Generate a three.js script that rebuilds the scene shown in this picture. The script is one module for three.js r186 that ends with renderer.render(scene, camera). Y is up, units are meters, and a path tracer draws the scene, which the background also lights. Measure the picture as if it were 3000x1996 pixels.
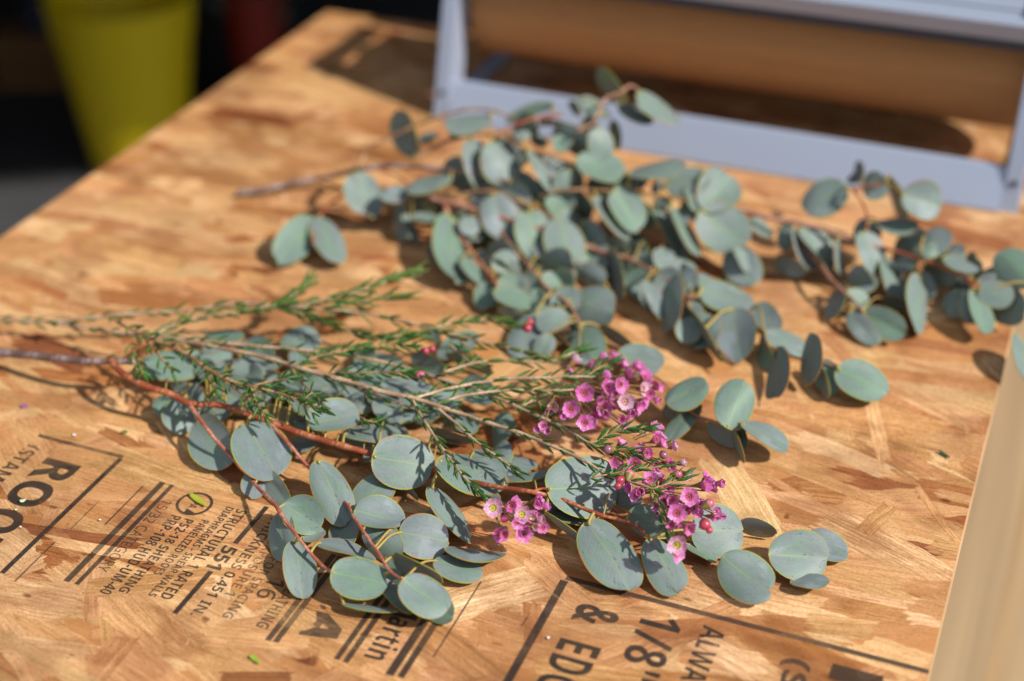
import * as THREE from 'three';
import { mergeGeometries } from 'three/addons/utils/BufferGeometryUtils.js';
import { RoundedBoxGeometry } from 'three/addons/geometries/RoundedBoxGeometry.js';

// ------------------------------------------------------------------ camera, sky, sun, exposure
const T = 0.8, CAM_H = 0.75;                       // height of the table top; camera above it
const scene = new THREE.Scene();
const F = 4551.8, PW = 3000, PH = 1996;            // focal length in pixels of the photograph
const camera = new THREE.PerspectiveCamera(2 * Math.atan(PH / 2 / F) * 180 / Math.PI, PW / PH, 0.05, 200);
camera.position.set(0, T + CAM_H, 0);
camera.rotation.order = 'YXZ';
camera.rotation.set(-31.82 * Math.PI / 180, 21.81 * Math.PI / 180, 0);
camera.updateMatrixWorld();
const renderer = new THREE.WebGLRenderer({ antialias: true });
renderer.setSize(1024, 681);
renderer.toneMapping = THREE.LinearToneMapping;
renderer.toneMappingExposure = 1.3;
renderer.shadowMap.enabled = true;

const SUN = new THREE.Vector3(Math.cos(0.75) * Math.cos(0.14), Math.sin(0.75), Math.cos(0.75) * Math.sin(0.14));
const sun = new THREE.DirectionalLight(new THREE.Color(1, 0.955, 0.88), 4.0);
sun.position.copy(SUN).multiplyScalar(8).add(new THREE.Vector3(-0.5, T, -1.2));
sun.target.position.set(-0.5, T, -1.2);
sun.castShadow = true;
sun.shadow.mapSize.set(4096, 4096);
sun.shadow.radius = 2.8;
Object.assign(sun.shadow.camera, { left: -4, right: 4, top: 4, bottom: -4, near: 0.1, far: 30 });
scene.add(sun, sun.target);
{ // clear daylight sky, a little paler towards the horizon and round the sun
  const w = 256, h = 128, d = new Float32Array(w * h * 4);
  for (let y = 0; y < h; y++) for (let x = 0; x < w; x++) {
    const el = ((y + 0.5) / h - 0.5) * Math.PI, az = ((x + 0.5) / w - 0.5) * 2 * Math.PI;
    const v = new THREE.Vector3(Math.cos(el) * Math.cos(az), Math.sin(el), Math.cos(el) * Math.sin(az));
    const up = Math.max(0, v.y), k = Math.exp(-up * 3.2), halo = Math.pow(Math.max(0, v.dot(SUN)), 6) * 0.10;
    const i = (y * w + x) * 4;
    d[i] = 0.265 + 0.28 * k + halo; d[i + 1] = 0.305 + 0.27 * k + halo * 0.97; d[i + 2] = 0.375 + 0.225 * k + halo * 0.9; d[i + 3] = 1;
  }
  const t = new THREE.DataTexture(d, w, h, THREE.RGBAFormat, THREE.FloatType);
  t.mapping = THREE.EquirectangularReflectionMapping; t.magFilter = t.minFilter = THREE.LinearFilter; t.needsUpdate = true;
  scene.background = t; scene.environment = t;
}

// ------------------------------------------------------------------ helpers
let seed = 20240611;
const rnd = () => { seed = (seed + 0x6D2B79F5) | 0; let t = Math.imul(seed ^ (seed >>> 15), 1 | seed); t = (t + Math.imul(t ^ (t >>> 7), 61 | t)) ^ t; return ((t ^ (t >>> 14)) >>> 0) / 4294967296; };
const rr = (a, b) => a + (b - a) * rnd();
const gauss = () => (rnd() + rnd() + rnd() + rnd() - 2) * 1.2;
const V3 = (x, y, z) => new THREE.Vector3(x, y, z);
const clamp = (x, a = 0, b = 1) => Math.min(b, Math.max(a, x));
const smooth = (a, b, x) => { const t = clamp((x - a) / (b - a)); return t * t * (3 - 2 * t); };
const hash2 = (x, y) => { let h = Math.imul(x, 374761393) + Math.imul(y, 668265263) | 0; h = Math.imul(h ^ (h >>> 13), 1274126177); return ((h ^ (h >>> 16)) >>> 0) / 4294967296; };
const noise = (x, y) => { const i = Math.floor(x), j = Math.floor(y), a = x - i, b = y - j, u = a * a * (3 - 2 * a), v = b * b * (3 - 2 * b); const p = hash2(i, j), q = hash2(i + 1, j), r = hash2(i, j + 1), s = hash2(i + 1, j + 1); return p + (q - p) * u + (r - p) * v + (p - q - r + s) * u * v; };
const fbm = (x, y) => (noise(x, y) * 0.55 + noise(x * 2.1 + 7, y * 2.1 + 3) * 0.28 + noise(x * 4.3 + 1, y * 4.3 + 9) * 0.17);
const view = (x0, y0, s) => (x, y) => [x0 + x / s, y0 + y / s];
const NATIVE = view(0, 0, 1);
const pixelRay = (px, py) => V3((px - PW / 2) / F, -(py - PH / 2) / F, -1).applyQuaternion(camera.quaternion);
const P = (px, py, h = 0) => { const d = pixelRay(px, py); return camera.position.clone().addScaledVector(d, (CAM_H - h) / -d.y); }; // the point h above the table top seen there
const atZ = (px, py, z) => { const d = pixelRay(px, py); return camera.position.clone().addScaledVector(d, z / d.z); };
const FWD = V3(0, 0, -1).applyQuaternion(camera.quaternion);
const depthOf = (p) => p.clone().sub(camera.position).dot(FWD);
const mPerPx = (p) => depthOf(p) / F;
const CAMINV = camera.matrixWorld.clone().invert();
const toPx = (p) => { const q = p.clone().applyMatrix4(CAMINV); return [PW / 2 - F * q.x / q.z, PH / 2 + F * q.y / q.z]; };
camera.focus = depthOf(P(1120, 1500, 0.022));
camera.userData.fStop = 2.1;

const used = {};
const numbered = (n) => { used[n] = (used[n] ?? -1) + 1; return used[n] ? `${n}_${String(used[n]).padStart(3, '0')}` : n; };
function thing(name, label, category, pos = [0, 0, 0], group) {
  const o = new THREE.Group(); o.name = numbered(name); o.position.set(...(pos.isVector3 ? pos.toArray() : pos));
  o.userData = { label, category }; if (group) o.userData.group = group; scene.add(o); return o;
}
function mesh(name, geo, mat, parent, kind) {
  const m = new THREE.Mesh(geo, mat); m.name = parent === scene ? numbered(name) : name; m.castShadow = m.receiveShadow = true;
  if (kind) m.userData.kind = kind; parent.add(m); return m;
}
const std = (o) => new THREE.MeshStandardMaterial(o);
const lin = (r, g, b) => new THREE.Color().setRGB(r, g, b);
function pixTex(w, h, fn, srgb = true) {
  const d = new Uint8Array(w * h * 4);
  for (let y = 0; y < h; y++) for (let x = 0; x < w; x++) { const c = fn((x + 0.5) / w, (y + 0.5) / h, x, y), i = (y * w + x) * 4; d[i] = clamp(c[0], 0, 255); d[i + 1] = clamp(c[1], 0, 255); d[i + 2] = clamp(c[2], 0, 255); d[i + 3] = 255; }
  const t = new THREE.DataTexture(d, w, h, THREE.RGBAFormat); t.magFilter = t.minFilter = THREE.LinearFilter; t.wrapS = t.wrapT = THREE.RepeatWrapping;
  if (srgb) t.colorSpace = THREE.SRGBColorSpace; t.needsUpdate = true; return t;
}
const box = (w, h, d, x, y, z, r = 0.0015) => new RoundedBoxGeometry(w, h, d, 2, Math.min(r, w / 2.2, h / 2.2, d / 2.2)).translate(x, y, z);
// tapered tube through points with radii; uv.y runs in metres
function tube(pts, radii, seg = 8, per = 6, wob = 0) {
  const n = (pts.length - 1) * per, c = new THREE.CatmullRomCurve3(pts, false, 'centripetal');
  const pos = [], uv = [], idx = []; let nrm = V3(0.3, 1, 0.2), len = 0, prev = null;
  for (let i = 0; i <= n; i++) {
    const t = i / n, p = c.getPoint(t), tan = c.getTangent(t).normalize();
    nrm = nrm.sub(tan.clone().multiplyScalar(nrm.dot(tan))).normalize(); const b = tan.clone().cross(nrm);
    if (prev) len += p.distanceTo(prev); prev = p;
    const f = t * (radii.length - 1), k = Math.min(radii.length - 2, Math.floor(f)); let r = radii[k] + (radii[k + 1] - radii[k]) * (f - k);
    if (wob) r *= 1 + wob * (noise(len * 260, radii[0] * 9e4) - 0.5);
    for (let j = 0; j <= seg; j++) { const a = j / seg * Math.PI * 2; const q = p.clone().addScaledVector(nrm, Math.cos(a) * r).addScaledVector(b, Math.sin(a) * r); pos.push(q.x, q.y, q.z); uv.push(j / seg, len * 30); }
  }
  const row = seg + 1;
  for (let i = 0; i < n; i++) for (let j = 0; j < seg; j++) { const a = i * row + j; idx.push(a, a + row, a + 1, a + 1, a + row, a + row + 1); }
  for (const [k, s] of [[0, 1], [n, -1]]) { const p = c.getPoint(k / n), at = pos.length / 3; pos.push(p.x, p.y, p.z); uv.push(0.5, 0); for (let j = 0; j < seg; j++) s > 0 ? idx.push(at, k * row + j, k * row + j + 1) : idx.push(at, k * row + j + 1, k * row + j); }
  const g = new THREE.BufferGeometry(); g.setAttribute('position', new THREE.Float32BufferAttribute(pos, 3)); g.setAttribute('uv', new THREE.Float32BufferAttribute(uv, 2)); g.setIndex(idx);
  for (let i = 0; i < idx.length; i += 3) { const x = idx[i + 1]; idx[i + 1] = idx[i + 2]; idx[i + 2] = x; } g.setIndex(idx);
  g.computeVertexNormals(); return g;
}

// ------------------------------------------------------------------ ground and the shaded stall behind
const groundTex = pixTex(512, 512, (u, v, x, y) => { const n = 0.7 * hash2(x, y) + 0.5 * fbm(u * 40, v * 40) + 0.4 * fbm(u * 6, v * 6), c = 42 + 30 * n; return [c, c * 0.99, c * 1.02]; });
groundTex.repeat.set(60, 60);
{
  const g = new THREE.PlaneGeometry(120, 120).rotateX(-Math.PI / 2);
  const m = mesh('asphalt_ground', g, std({ map: groundTex, roughness: 0.92 }), scene, 'structure'); m.userData.label = 'dark asphalt ground beyond the left edge of the table';
}

// ------------------------------------------------------------------ oriented strand board: strands, grain and stamped print
const TX0 = -1.0105, TX1 = -0.0262, TZ0 = -1.8345, TZ1 = -0.40;         // table top
const NX0 = -0.76, NX1 = TX1, NZ0 = -1.06, NZ1 = -0.52;              // the near part gets a finer texture
const strands = [];
{
  const pal = [[222, 177, 129], [212, 163, 113], [203, 150, 101], [193, 137, 90], [172, 111, 67], [142, 85, 50]];
  const cum = [0.16, 0.46, 0.76, 0.92, 0.98, 1];
  const N = 2100;
  for (let i = 0; i < N; i++) {
    const q = rnd(); let k = 0; while (q > cum[k]) k++;
    const cross = rnd() < 0.17, f = rr(-12, 12); if (cross && k === 0) k = 2;
    const len = cross ? rr(0.03, 0.09) : rr(0.07, 0.17), wid = cross ? rr(0.007, 0.022) : rr(0.011, 0.042);
    strands.push({ x: rr(TX0 - 0.04, TX1 + 0.04), z: rr(TZ0 - 0.04, TZ1 + 0.04), op: rnd() < 0.3 ? rr(0.45, 0.8) : 1, a: cross ? rr(-1.57, 1.57) : gauss() * (rnd() < 0.3 ? 0.75 : 0.30) + 0.05, l: len / 2, w: wid / 2, c: pal[k].map((v) => v + f + rr(-3, 3)), s: rr(0, 1000), gf: rr(0.6, 1.5), gd: rr(0.35, 1.0), ink: rnd() < 0.13 ? rr(0.66, 0.76) : rr(0.82, 1), tl: rr(-1, 1), skew: rr(-0.35, 0.35), curve: rr(-0.5, 0.5) });
  }
}
function rasterBoard(x0, x1, z0, z1, W, H, ink) {
  const col = new Float32Array(W * H * 3), hgt = new Float32Array(W * H), acc = new Float32Array(W * H).fill(0.9), gr = new Float32Array(W * H).fill(0.5);
  for (let i = 0; i < W * H; i++) { col[i * 3] = 190; col[i * 3 + 1] = 132; col[i * 3 + 2] = 80; }
  const sx = W / (x1 - x0), sz = H / (z1 - z0), mm = 1000;
  for (const s of strands) {
    const ca = Math.cos(s.a), sa = Math.sin(s.a), ex = Math.abs(ca) * s.l * 1.3 + Math.abs(sa) * s.w * 2, ez = Math.abs(sa) * s.l * 1.3 + Math.abs(ca) * s.w * 2;
    const px0 = Math.max(0, Math.floor((s.x - ex - x0) * sx)), px1 = Math.min(W - 1, Math.ceil((s.x + ex - x0) * sx)), pz0 = Math.max(0, Math.floor((s.z - ez - z0) * sz)), pz1 = Math.min(H - 1, Math.ceil((s.z + ez - z0) * sz));
    for (let j = pz0; j <= pz1; j++) for (let i = px0; i <= px1; i++) {
      const dx = (i + 0.5) / sx + x0 - s.x, dz = (j + 0.5) / sz + z0 - s.z;
      let u = dx * ca + dz * sa, v = -dx * sa + dz * ca;
      v += s.curve * u * u * 2;
      const vm = v * mm, um = u * mm;
      const edge = s.w * (1 + 0.12 * (noise(um * 0.12 + s.s, 3) - 0.5) - 0.25 * Math.abs(u / s.l) * Math.abs(s.skew));
      const endL = s.l * (1 + 0.16 * (noise(vm * 0.35 + s.s, 1) - 0.5) + 0.08 * (noise(vm * 1.6 + s.s, 8) - 0.5)) + v * s.skew * 1.5;
      const dv = edge - Math.abs(v), du = endL - Math.abs(u); if (dv < 0 || du < 0) continue;
      const o = j * W + i, d = Math.min(dv, du) * mm;
      const vw = vm + 2.4 * (noise(um * 0.03 + s.s, vm * 0.05 + 2) - 0.5) + 0.7 * (noise(um * 0.11, vm * 0.2 + s.s) - 0.5);
      const broad = fbm(um * 0.018 + s.s, vw * 0.16 * s.gf + s.s), fine = noise(um * 0.035 + s.s, vw * 1.1 * s.gf), hair = noise(um * 0.12, vw * 3.1 + s.s), ring = Math.pow(0.5 + 0.5 * Math.sin(vw * 1.25 * s.gf + broad * 9 + um * 0.012), 5);
      let m = 1 + s.gd * (0.24 * (broad - 0.5) + 0.17 * (fine - 0.5) + 0.20 * (hair - 0.5) + 0.16 * (noise(um * 0.22 + 9, vm * 7 + s.s) - 0.5) - 0.10 * ring);
      const fleck = noise(um * 0.55 + s.s, vm * 4.2 + s.s); if (fleck > 0.72) m *= 1 - 1.1 * (fleck - 0.72); const pore = noise(um * 1.3 + s.s, vm * 6.5); if (pore > 0.78) m *= 1 - 1.5 * (pore - 0.78);
      m *= 1 + 0.05 * v / s.w * s.tl;
      if (d < 0.9 && s.tl * v > -0.0015) m *= 1 - 0.19 * (1 - d / 0.9);
      const red = 1 - 0.35 * (1 - m);
      const al = s.op * smooth(0, 0.45, d);
      col[o * 3] += (s.c[0] * m - col[o * 3]) * al; col[o * 3 + 1] += (s.c[1] * m * (1 - (1 - m) * 0.25) - col[o * 3 + 1]) * al; col[o * 3 + 2] += (s.c[2] * m * (1 - (1 - m) * 0.4) * red - col[o * 3 + 2]) * al;
      hgt[o] = 0.42 + 0.22 * s.tl * v / s.w + 0.12 * (fine - 0.5) + 0.2 * smooth(0, 0.7, d) - 0.05 * ring;
      acc[o] = s.ink; gr[o] = 0.5 * hair + 0.5 * fine;
    }
  }
  const out = new Uint8Array(W * H * 4), bump = new Uint8Array(W * H * 4), rough = new Uint8Array(W * H * 4);
  for (let j = 0; j < H; j++) for (let i = 0; i < W; i++) {
    const o = j * W + i, x = ((i + 0.5) / W * (x1 - x0) + x0) * mm, z = ((j + 0.5) / H * (z1 - z0) + z0) * mm;
    let k = 0.99 + 0.18 * (fbm(x * 0.011, z * 0.011) - 0.45) + 0.05 * (hash2(i, j) - 0.5) + 0.10 * (fbm(x * 0.004 + 3, z * 0.02 + 8) - 0.5) - 0.10 * smooth(0.68, 0.8, noise(x * 0.8, z * 2.6));
    const st = smooth(0.48, 0.74, fbm(x * 0.021 + 31, z * 0.034 + 12)) * 0.17, kn = smooth(0.945, 0.985, noise(x * 0.045 + 70, z * 0.075 + 20)) * 0.3;
    let r = col[o * 3] * k * (1 - st * 0.75 - kn), g = col[o * 3 + 1] * k * 0.998 * (1 - st - kn * 1.25), b = col[o * 3 + 2] * k * (1 - st * 1.15 - kn * 1.45);
    const scuff = noise(x * 0.9, z * 5 + 40) * noise(x * 0.05, z * 0.08); if (scuff > 0.66) { const f = (scuff - 0.66) * 0.8; r += (205 - r) * f; g += (165 - g) * f; b += (125 - b) * f; }
    let a = ink ? ink[o * 4 + 3] / 255 : 0;
    if (a > 0.02) {
      const wear = fbm(x * 0.05 + 5, z * 0.05) * 1.25, dots = noise(x * 2.2, z * 2.2) * 0.6 + gr[o] * 0.55;
      a *= clamp(acc[o] * 1.08 - 0.10 * (wear > 0.72 ? 1 : 0)) * smooth(0.20, 0.50, dots + acc[o] * 0.36 - 0.27 * wear) * 0.92;
      r += (44 - r) * a; g += (37 - g) * a; b += (33 - b) * a;
    }
    out[o * 4] = clamp(r, 0, 255); out[o * 4 + 1] = clamp(g, 0, 255); out[o * 4 + 2] = clamp(b, 0, 255); out[o * 4 + 3] = 255;
    const h = clamp(hgt[o] + 0.05 * (hash2(i + 7, j) - 0.5), 0, 1) * 255; bump[o * 4] = bump[o * 4 + 1] = bump[o * 4 + 2] = h; bump[o * 4 + 3] = 255;
    const q = (0.46 + 0.16 * gr[o] + 0.12 * (fbm(x * 0.03, z * 0.03) - 0.5)) * 255; rough[o * 4] = rough[o * 4 + 1] = rough[o * 4 + 2] = q; rough[o * 4 + 3] = 255;
  }
  const T_ = (d, srgb) => { const t = new THREE.DataTexture(d, W, H, THREE.RGBAFormat); t.magFilter = t.minFilter = THREE.LinearFilter; if (srgb) t.colorSpace = THREE.SRGBColorSpace; t.needsUpdate = true; return t; };
  return new THREE.MeshPhysicalMaterial({ map: T_(out, true), bumpMap: T_(bump, false), bumpScale: 0.0004, roughnessMap: T_(rough, false), roughness: 1, specularIntensity: 0.8 });
}
// the print, drawn where it stands on the board: x of the canvas is table x, y is table z; the lettering reads towards the camera
const IW = 2048, IH = Math.round(2048 * (NZ1 - NZ0) / (NX1 - NX0));
const inkCanvas = document.createElement('canvas'); inkCanvas.width = IW; inkCanvas.height = IH;
{
  const c = inkCanvas.getContext('2d'); c.fillStyle = '#000'; c.strokeStyle = '#000';
  const cx = (x) => (x - NX0) / (NX1 - NX0) * IW, cz = (z) => (z - NZ0) / (NZ1 - NZ0) * IH, S = IW / (NX1 - NX0);
  const UV = (v) => ({ U: (x, y) => P(...v(x, y)).x, V: (x, y) => P(...v(x, y)).z, at: (x, y) => { const p = P(...v(x, y)); return [cx(p.x), cz(p.z)]; } });
  const txt = (s, u0, u1, v0, v1, alpha = 1, font = 'bold', capRatio = 0.72) => {
    c.save(); c.globalAlpha = alpha; c.font = `${font} 200px sans-serif`; c.textBaseline = 'alphabetic';
    const m = c.measureText(s), l = m.actualBoundingBoxLeft, w = l + m.actualBoundingBoxRight, cap = c.measureText('H').actualBoundingBoxAscent; c.translate(cx(u0), cz(v0)); c.rotate(Math.PI / 2);
    c.scale((cz(v1) - cz(v0)) / w, (cx(u1) - cx(u0)) / cap); c.fillText(s, l, 0); if (s.length < 4) { c.lineWidth = 5; c.strokeText(s, l, 0); } c.restore();
  };
  const barV = (u, w, v0, v1, alpha = 1) => { w *= 0.49; c.save(); c.globalAlpha = alpha; c.fillRect(cx(u - w / 2), cz(v0), w * S, cz(v1) - cz(v0)); c.restore(); };
  const barU = (v, h, u0, u1, alpha = 1) => { h *= 0.8; c.save(); c.globalAlpha = alpha; c.fillRect(cx(u0), cz(v - h / 2), cx(u1) - cx(u0), h * S); c.restore(); };
  const poly = (v, pts, alpha = 1) => { c.save(); c.globalAlpha = alpha; c.beginPath(); pts.forEach((p, i) => { const q = UV(v).at(...p); i ? c.lineTo(...q) : c.moveTo(...q); }); c.closePath(); c.fill('evenodd'); c.restore(); };
  let v = view(0, 1200, 3.136), { U, V } = UV(v);
  txt('RO', U(430, 452), U(775, 492), V(440, 446), V(215, 893));
  txt('O', U(430, 452), U(775, 492), V(42, 908), V(-73, 1133)); txt('F', U(430, 452), U(775, 492), V(-88, 1162), V(-150, 1330));
  txt('(STAMP', U(150, 395), U(312, 410), V(310, 335), V(310, 335) + (V(20, 660) - V(310, 335)) * 1.25, 0.9);
  barV(U(868, 682), 0.0088, V(1100, 450), V(0, 1500)); barU(V(600, 302), 0.0052, -0.9, U(1120, 446), 0.75);
  barV(U(762, 985), 0.0014, V(900, 850), V(640, 1100), 0.9); barV(U(1060, 960), 0.0026, V(1290, 700), V(960, 1060), 0.85); barV(U(480, 1240), 0.003, V(500, 1220), V(60, 1560), 0.7);
  v = view(200, 1380, 3.92); ({ U, V } = UV(v));
  barV(U(862, 360), 0.0106, V(1080, 130), V(40, 1290), 0.85); barV(U(942, 424), 0.0078, V(1160, 150), V(110, 1310), 0.88);
  txt('15/32 CATEGORY', U(1068, 350), U(1190, 372), V(1120, 338), V(425, 1165), 0.95, '');
  txt('PRP-108 HUD-UM-40', U(1163, 528), U(1275, 562), V(1220, 512), V(430, 1420));
  txt('PS2-18 SHEATHING', U(1312, 572), U(1420, 602), V(1370, 552), V(640, 1400));
  v = view(450, 1450, 3.484); ({ U, V } = UV(v));
  txt('PANELIZED ROOFS', U(478, 270), U(556, 290), V(515, 258), V(30, 815));
  txt('DIAPHRAGMS - SHEAR WALLS', U(732, 140), U(806, 155), V(770, 126), P(445, 1748).z);
  txt('STRUCTURAL 1 RATED', U(830, 170), U(930, 200), V(885, 150), V(130, 1068));
  barV(U(990, 312), 0.0085, V(1155, 122), V(830, 498)); barV(U(990, 312), 0.0085, V(585, 782), V(215, 1212));
  txt('551', U(682, 560), U(834, 582), V(775, 528), V(620, 757));
  txt('THICKNESS 0.451 IN.', U(738, 785), U(850, 802), V(1240, 225), V(400, 1232), 0.9);
  txt('EXPOSURE 1', U(1028, 650), U(1134, 658), V(1215, 470), V(770, 1025), 0.55);
  txt('SIZED FOR SPACING', U(1146, 690), U(1254, 702), V(1440, 370), V(730, 1258), 0.58);
  txt('16', U(1070, 985), U(1252, 1020), V(1270, 868), V(1105, 1056), 0.85, '');
  txt('SHEATHING', U(1060, 1305), U(1188, 1328), V(1480, 860), V(1095, 1358), 0.75);
  { const [a, b] = UV(v).at(415, 92), r = (cx(U(600, 100)) - cx(U(232, 92))) / 2; c.lineWidth = 0.0024 * S; c.beginPath(); c.arc(a, b, r, 0, 7); c.stroke(); txt('APA', U(405, 60), U(488, 70), V(490, 40), V(400, 140), 0.9); poly(v, [[340, 140], [415, 185], [400, 205], [300, 185]]); }
  v = view(750, 1600, 3.626); ({ U, V } = UV(v));
  barV(U(228, 866), 0.0092, V(790, 80), V(110, 1000), 0.8); barV(U(312, 882), 0.0092, V(880, 110), V(205, 1022), 0.8);
  poly(v, [[640, 690], [770, 725], [915, 885], [860, 992], [445, 940], [470, 905], [575, 868], [640, 790]], 0.8);
  c.save(); c.globalCompositeOperation = 'destination-out'; poly(v, [[672, 872], [715, 822], [775, 884]]); poly(v, [[500, 905], [640, 860], [600, 830], [480, 880]]); c.restore();
  poly(v, [[680, 620], [740, 640], [745, 680], [690, 665]], 0.7);
  barV(U(1080, 884), 0.0086, V(1345, 520), V(862, 1210), 0.88); barV(U(1178, 908), 0.0088, V(1430, 560), V(955, 1240), 0.9);
  { const x = U(1597, 820) - U(1392, 806), va = V(1545, 770), vn = V(1262, 1208); txt('artin', U(1392, 806), U(1392, 806) + x / 0.73, va, vn, 0.95); txt('M', U(1392, 806), U(1392, 806) + x / 0.73, va - (vn - va) * 0.40, va - (vn - va) * 0.03, 0.95); }
  barV(U(1632, 1040), 0.0125, V(1830, 730), V(1405, 1372), 0.93); barV(U(1748, 1066), 0.0098, V(1950, 760), V(1525, 1395), 0.9);
  barV(U(2120, 806), 0.0024, V(2400, 380), V(1885, 1180), 0.9);
  v = view(1450, 1650, 3.367); ({ U, V } = UV(v));
  barV(U(478, 540), 0.0125, V(715, 182), -0.5); barU(V(1300, 300), 0.006, U(690, 165), -0.02, 0.82); barV(U(280, 600), 0.002, V(330, 535), V(270, 620), 0.7);
  txt('&', U(762, 540), U(1200, 575), V(930, 412), V(1050, 628));
  { const p = V(575, 888) - V(650, 735), v0 = V(650, 735); txt('EDGES', U(645, 742), U(1052, 850), v0, v0 + p * 5.1); }
  txt('1/8"', U(1440, 548), U(1850, 612), V(1485, 482), V(1430, 1175));
  { const v0 = V(2075, 610), v1 = V(1850, 1118); txt('ALWAYS', U(2045, 650), U(2264, 702), v0, v0 + (v1 - v0) * 1.47); }
  v = view(2050, 1650, 3.143); ({ U, V } = UV(v));
  txt('(ST', U(768, 1008), U(1000, 1032), V(905, 890), V(905, 890) + 0.05); barU(V(1440, 1056), 0.02, U(1195, 1020), U(1690, 1075));
}
const ink = inkCanvas.getContext('2d').getImageData(0, 0, IW, IH).data;
const nearBoard = rasterBoard(NX0, NX1, NZ0, NZ1, IW, IH, ink), farBoard = rasterBoard(TX0, TX1, TZ0, TZ1, 2048, 2048, null);
const boardEdge = std({ map: pixTex(256, 64, (u, v, x, y) => { const n = fbm(u * 14, v * 26), k = 0.75 + 0.5 * n; return [206 * k, 164 * k, 120 * k]; }), roughness: 0.85 });
{
  const t = thing('work_table', 'long work table topped with varnished strand board stamped with black lettering', 'table', [(TX0 + TX1) / 2, 0, (TZ0 + TZ1) / 2]);
  const cx = t.position.x, cz = t.position.z, pos = [], uv = [], idx = [], g = new THREE.BufferGeometry();
  const quad = (x0, x1, z0, z1, r) => { const at = pos.length / 3; for (const [x, z] of [[x0, z0], [x1, z0], [x1, z1], [x0, z1]]) { pos.push(x - cx, T, z - cz); uv.push((x - r[0]) / (r[1] - r[0]), (z - r[2]) / (r[3] - r[2])); } idx.push(at, at + 2, at + 1, at, at + 3, at + 2); };
  const R1 = [NX0, NX1, NZ0, NZ1], R2 = [TX0, TX1, TZ0, TZ1];
  quad(NX0, NX1, NZ0, NZ1, R1); quad(TX0, TX1, TZ0, NZ0, R2); quad(TX0, NX0, NZ0, NZ1, R2); quad(TX0, TX1, NZ1, TZ1, R2);
  g.setAttribute('position', new THREE.Float32BufferAttribute(pos, 3)); g.setAttribute('uv', new THREE.Float32BufferAttribute(uv, 2)); g.setIndex(idx); g.addGroup(0, 6, 0); g.addGroup(6, 18, 1); g.computeVertexNormals();
  mesh('tabletop', g, [nearBoard, farBoard], t);
  const w = TX1 - TX0, d = TZ1 - TZ0;
  mesh('board_edge', new THREE.BoxGeometry(w + 0.0022, 0.0142, d + 0.0022).translate(0, T - 0.008, 0), boardEdge, t);
  const timber = std({ map: pixTex(64, 256, (u, v) => { const n = fbm(u * 9, v * 2), k = 0.7 + 0.5 * n; return [170 * k, 122 * k, 76 * k]; }), roughness: 0.8 });
  for (const s of [-1, 1]) { mesh('apron', box(w - 0.14, 0.085, 0.038, 0, T - 0.0585, s * (d / 2 - 0.07)), timber, t); mesh('apron', box(0.038, 0.085, d - 0.24, s * (w / 2 - 0.07), T - 0.0585, 0), timber, t); }
  for (const s of [-1, 1]) for (const q of [-1, 1]) mesh('leg', box(0.085, T - 0.105, 0.085, s * (w / 2 - 0.12), (T - 0.105) / 2, q * (d / 2 - 0.14)), timber, t);
}
// ------------------------------------------------------------------ pale wooden bench, lower, beyond the right edge
{
  const map = pixTex(512, 512, (u, v) => { const n = fbm(u * 9 + 0.3 * noise(v * 3, u * 4), v * 0.9), f = noise(u * 70, v * 2.5), k = 0.79 + 0.30 * (n - 0.4) + 0.05 * (f - 0.5), s = smooth(0.45, 0.72, noise(u * 6 + 3, v * 1.3 + 8)); return [212 * k - 8 * s, (180 - 20 * s) * k, (138 - 28 * s) * k]; });
  const x = 0.055, H = 0.46, z = -1.35, L = 1.7, t = thing('wooden_bench', 'pale smooth wooden bench standing lower, just beyond the right edge of the work table', 'bench', [x, 0.001, z]), m = std({ map, roughness: 0.7 });
  const plank = (n, w, h, d, a, b, c) => { const g = box(w, h, d, a, b, c, 0.003), p = g.attributes.position, uv = g.attributes.uv; for (let i = 0; i < p.count; i++) uv.setXY(i, (p.getX(i) + a) / 0.3 + 0.2, (p.getZ(i) + p.getY(i)) / 0.7); mesh(n, g, m, t); };
  plank('seat_plank', 0.235, 0.03, L, -0.02, H, 0); plank('seat_plank', 0.16, 0.03, L, 0.183, H, 0);
  for (const q of [-1, 1]) { plank('leg', 0.05, H - 0.017, 0.07, -0.08, (H - 0.017) / 2, q * 0.7); plank('leg', 0.05, H - 0.017, 0.07, 0.2, (H - 0.017) / 2, q * 0.7); plank('cross_rail', 0.228, 0.06, 0.03, 0.06, H - 0.05, q * 0.7); }
}
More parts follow.
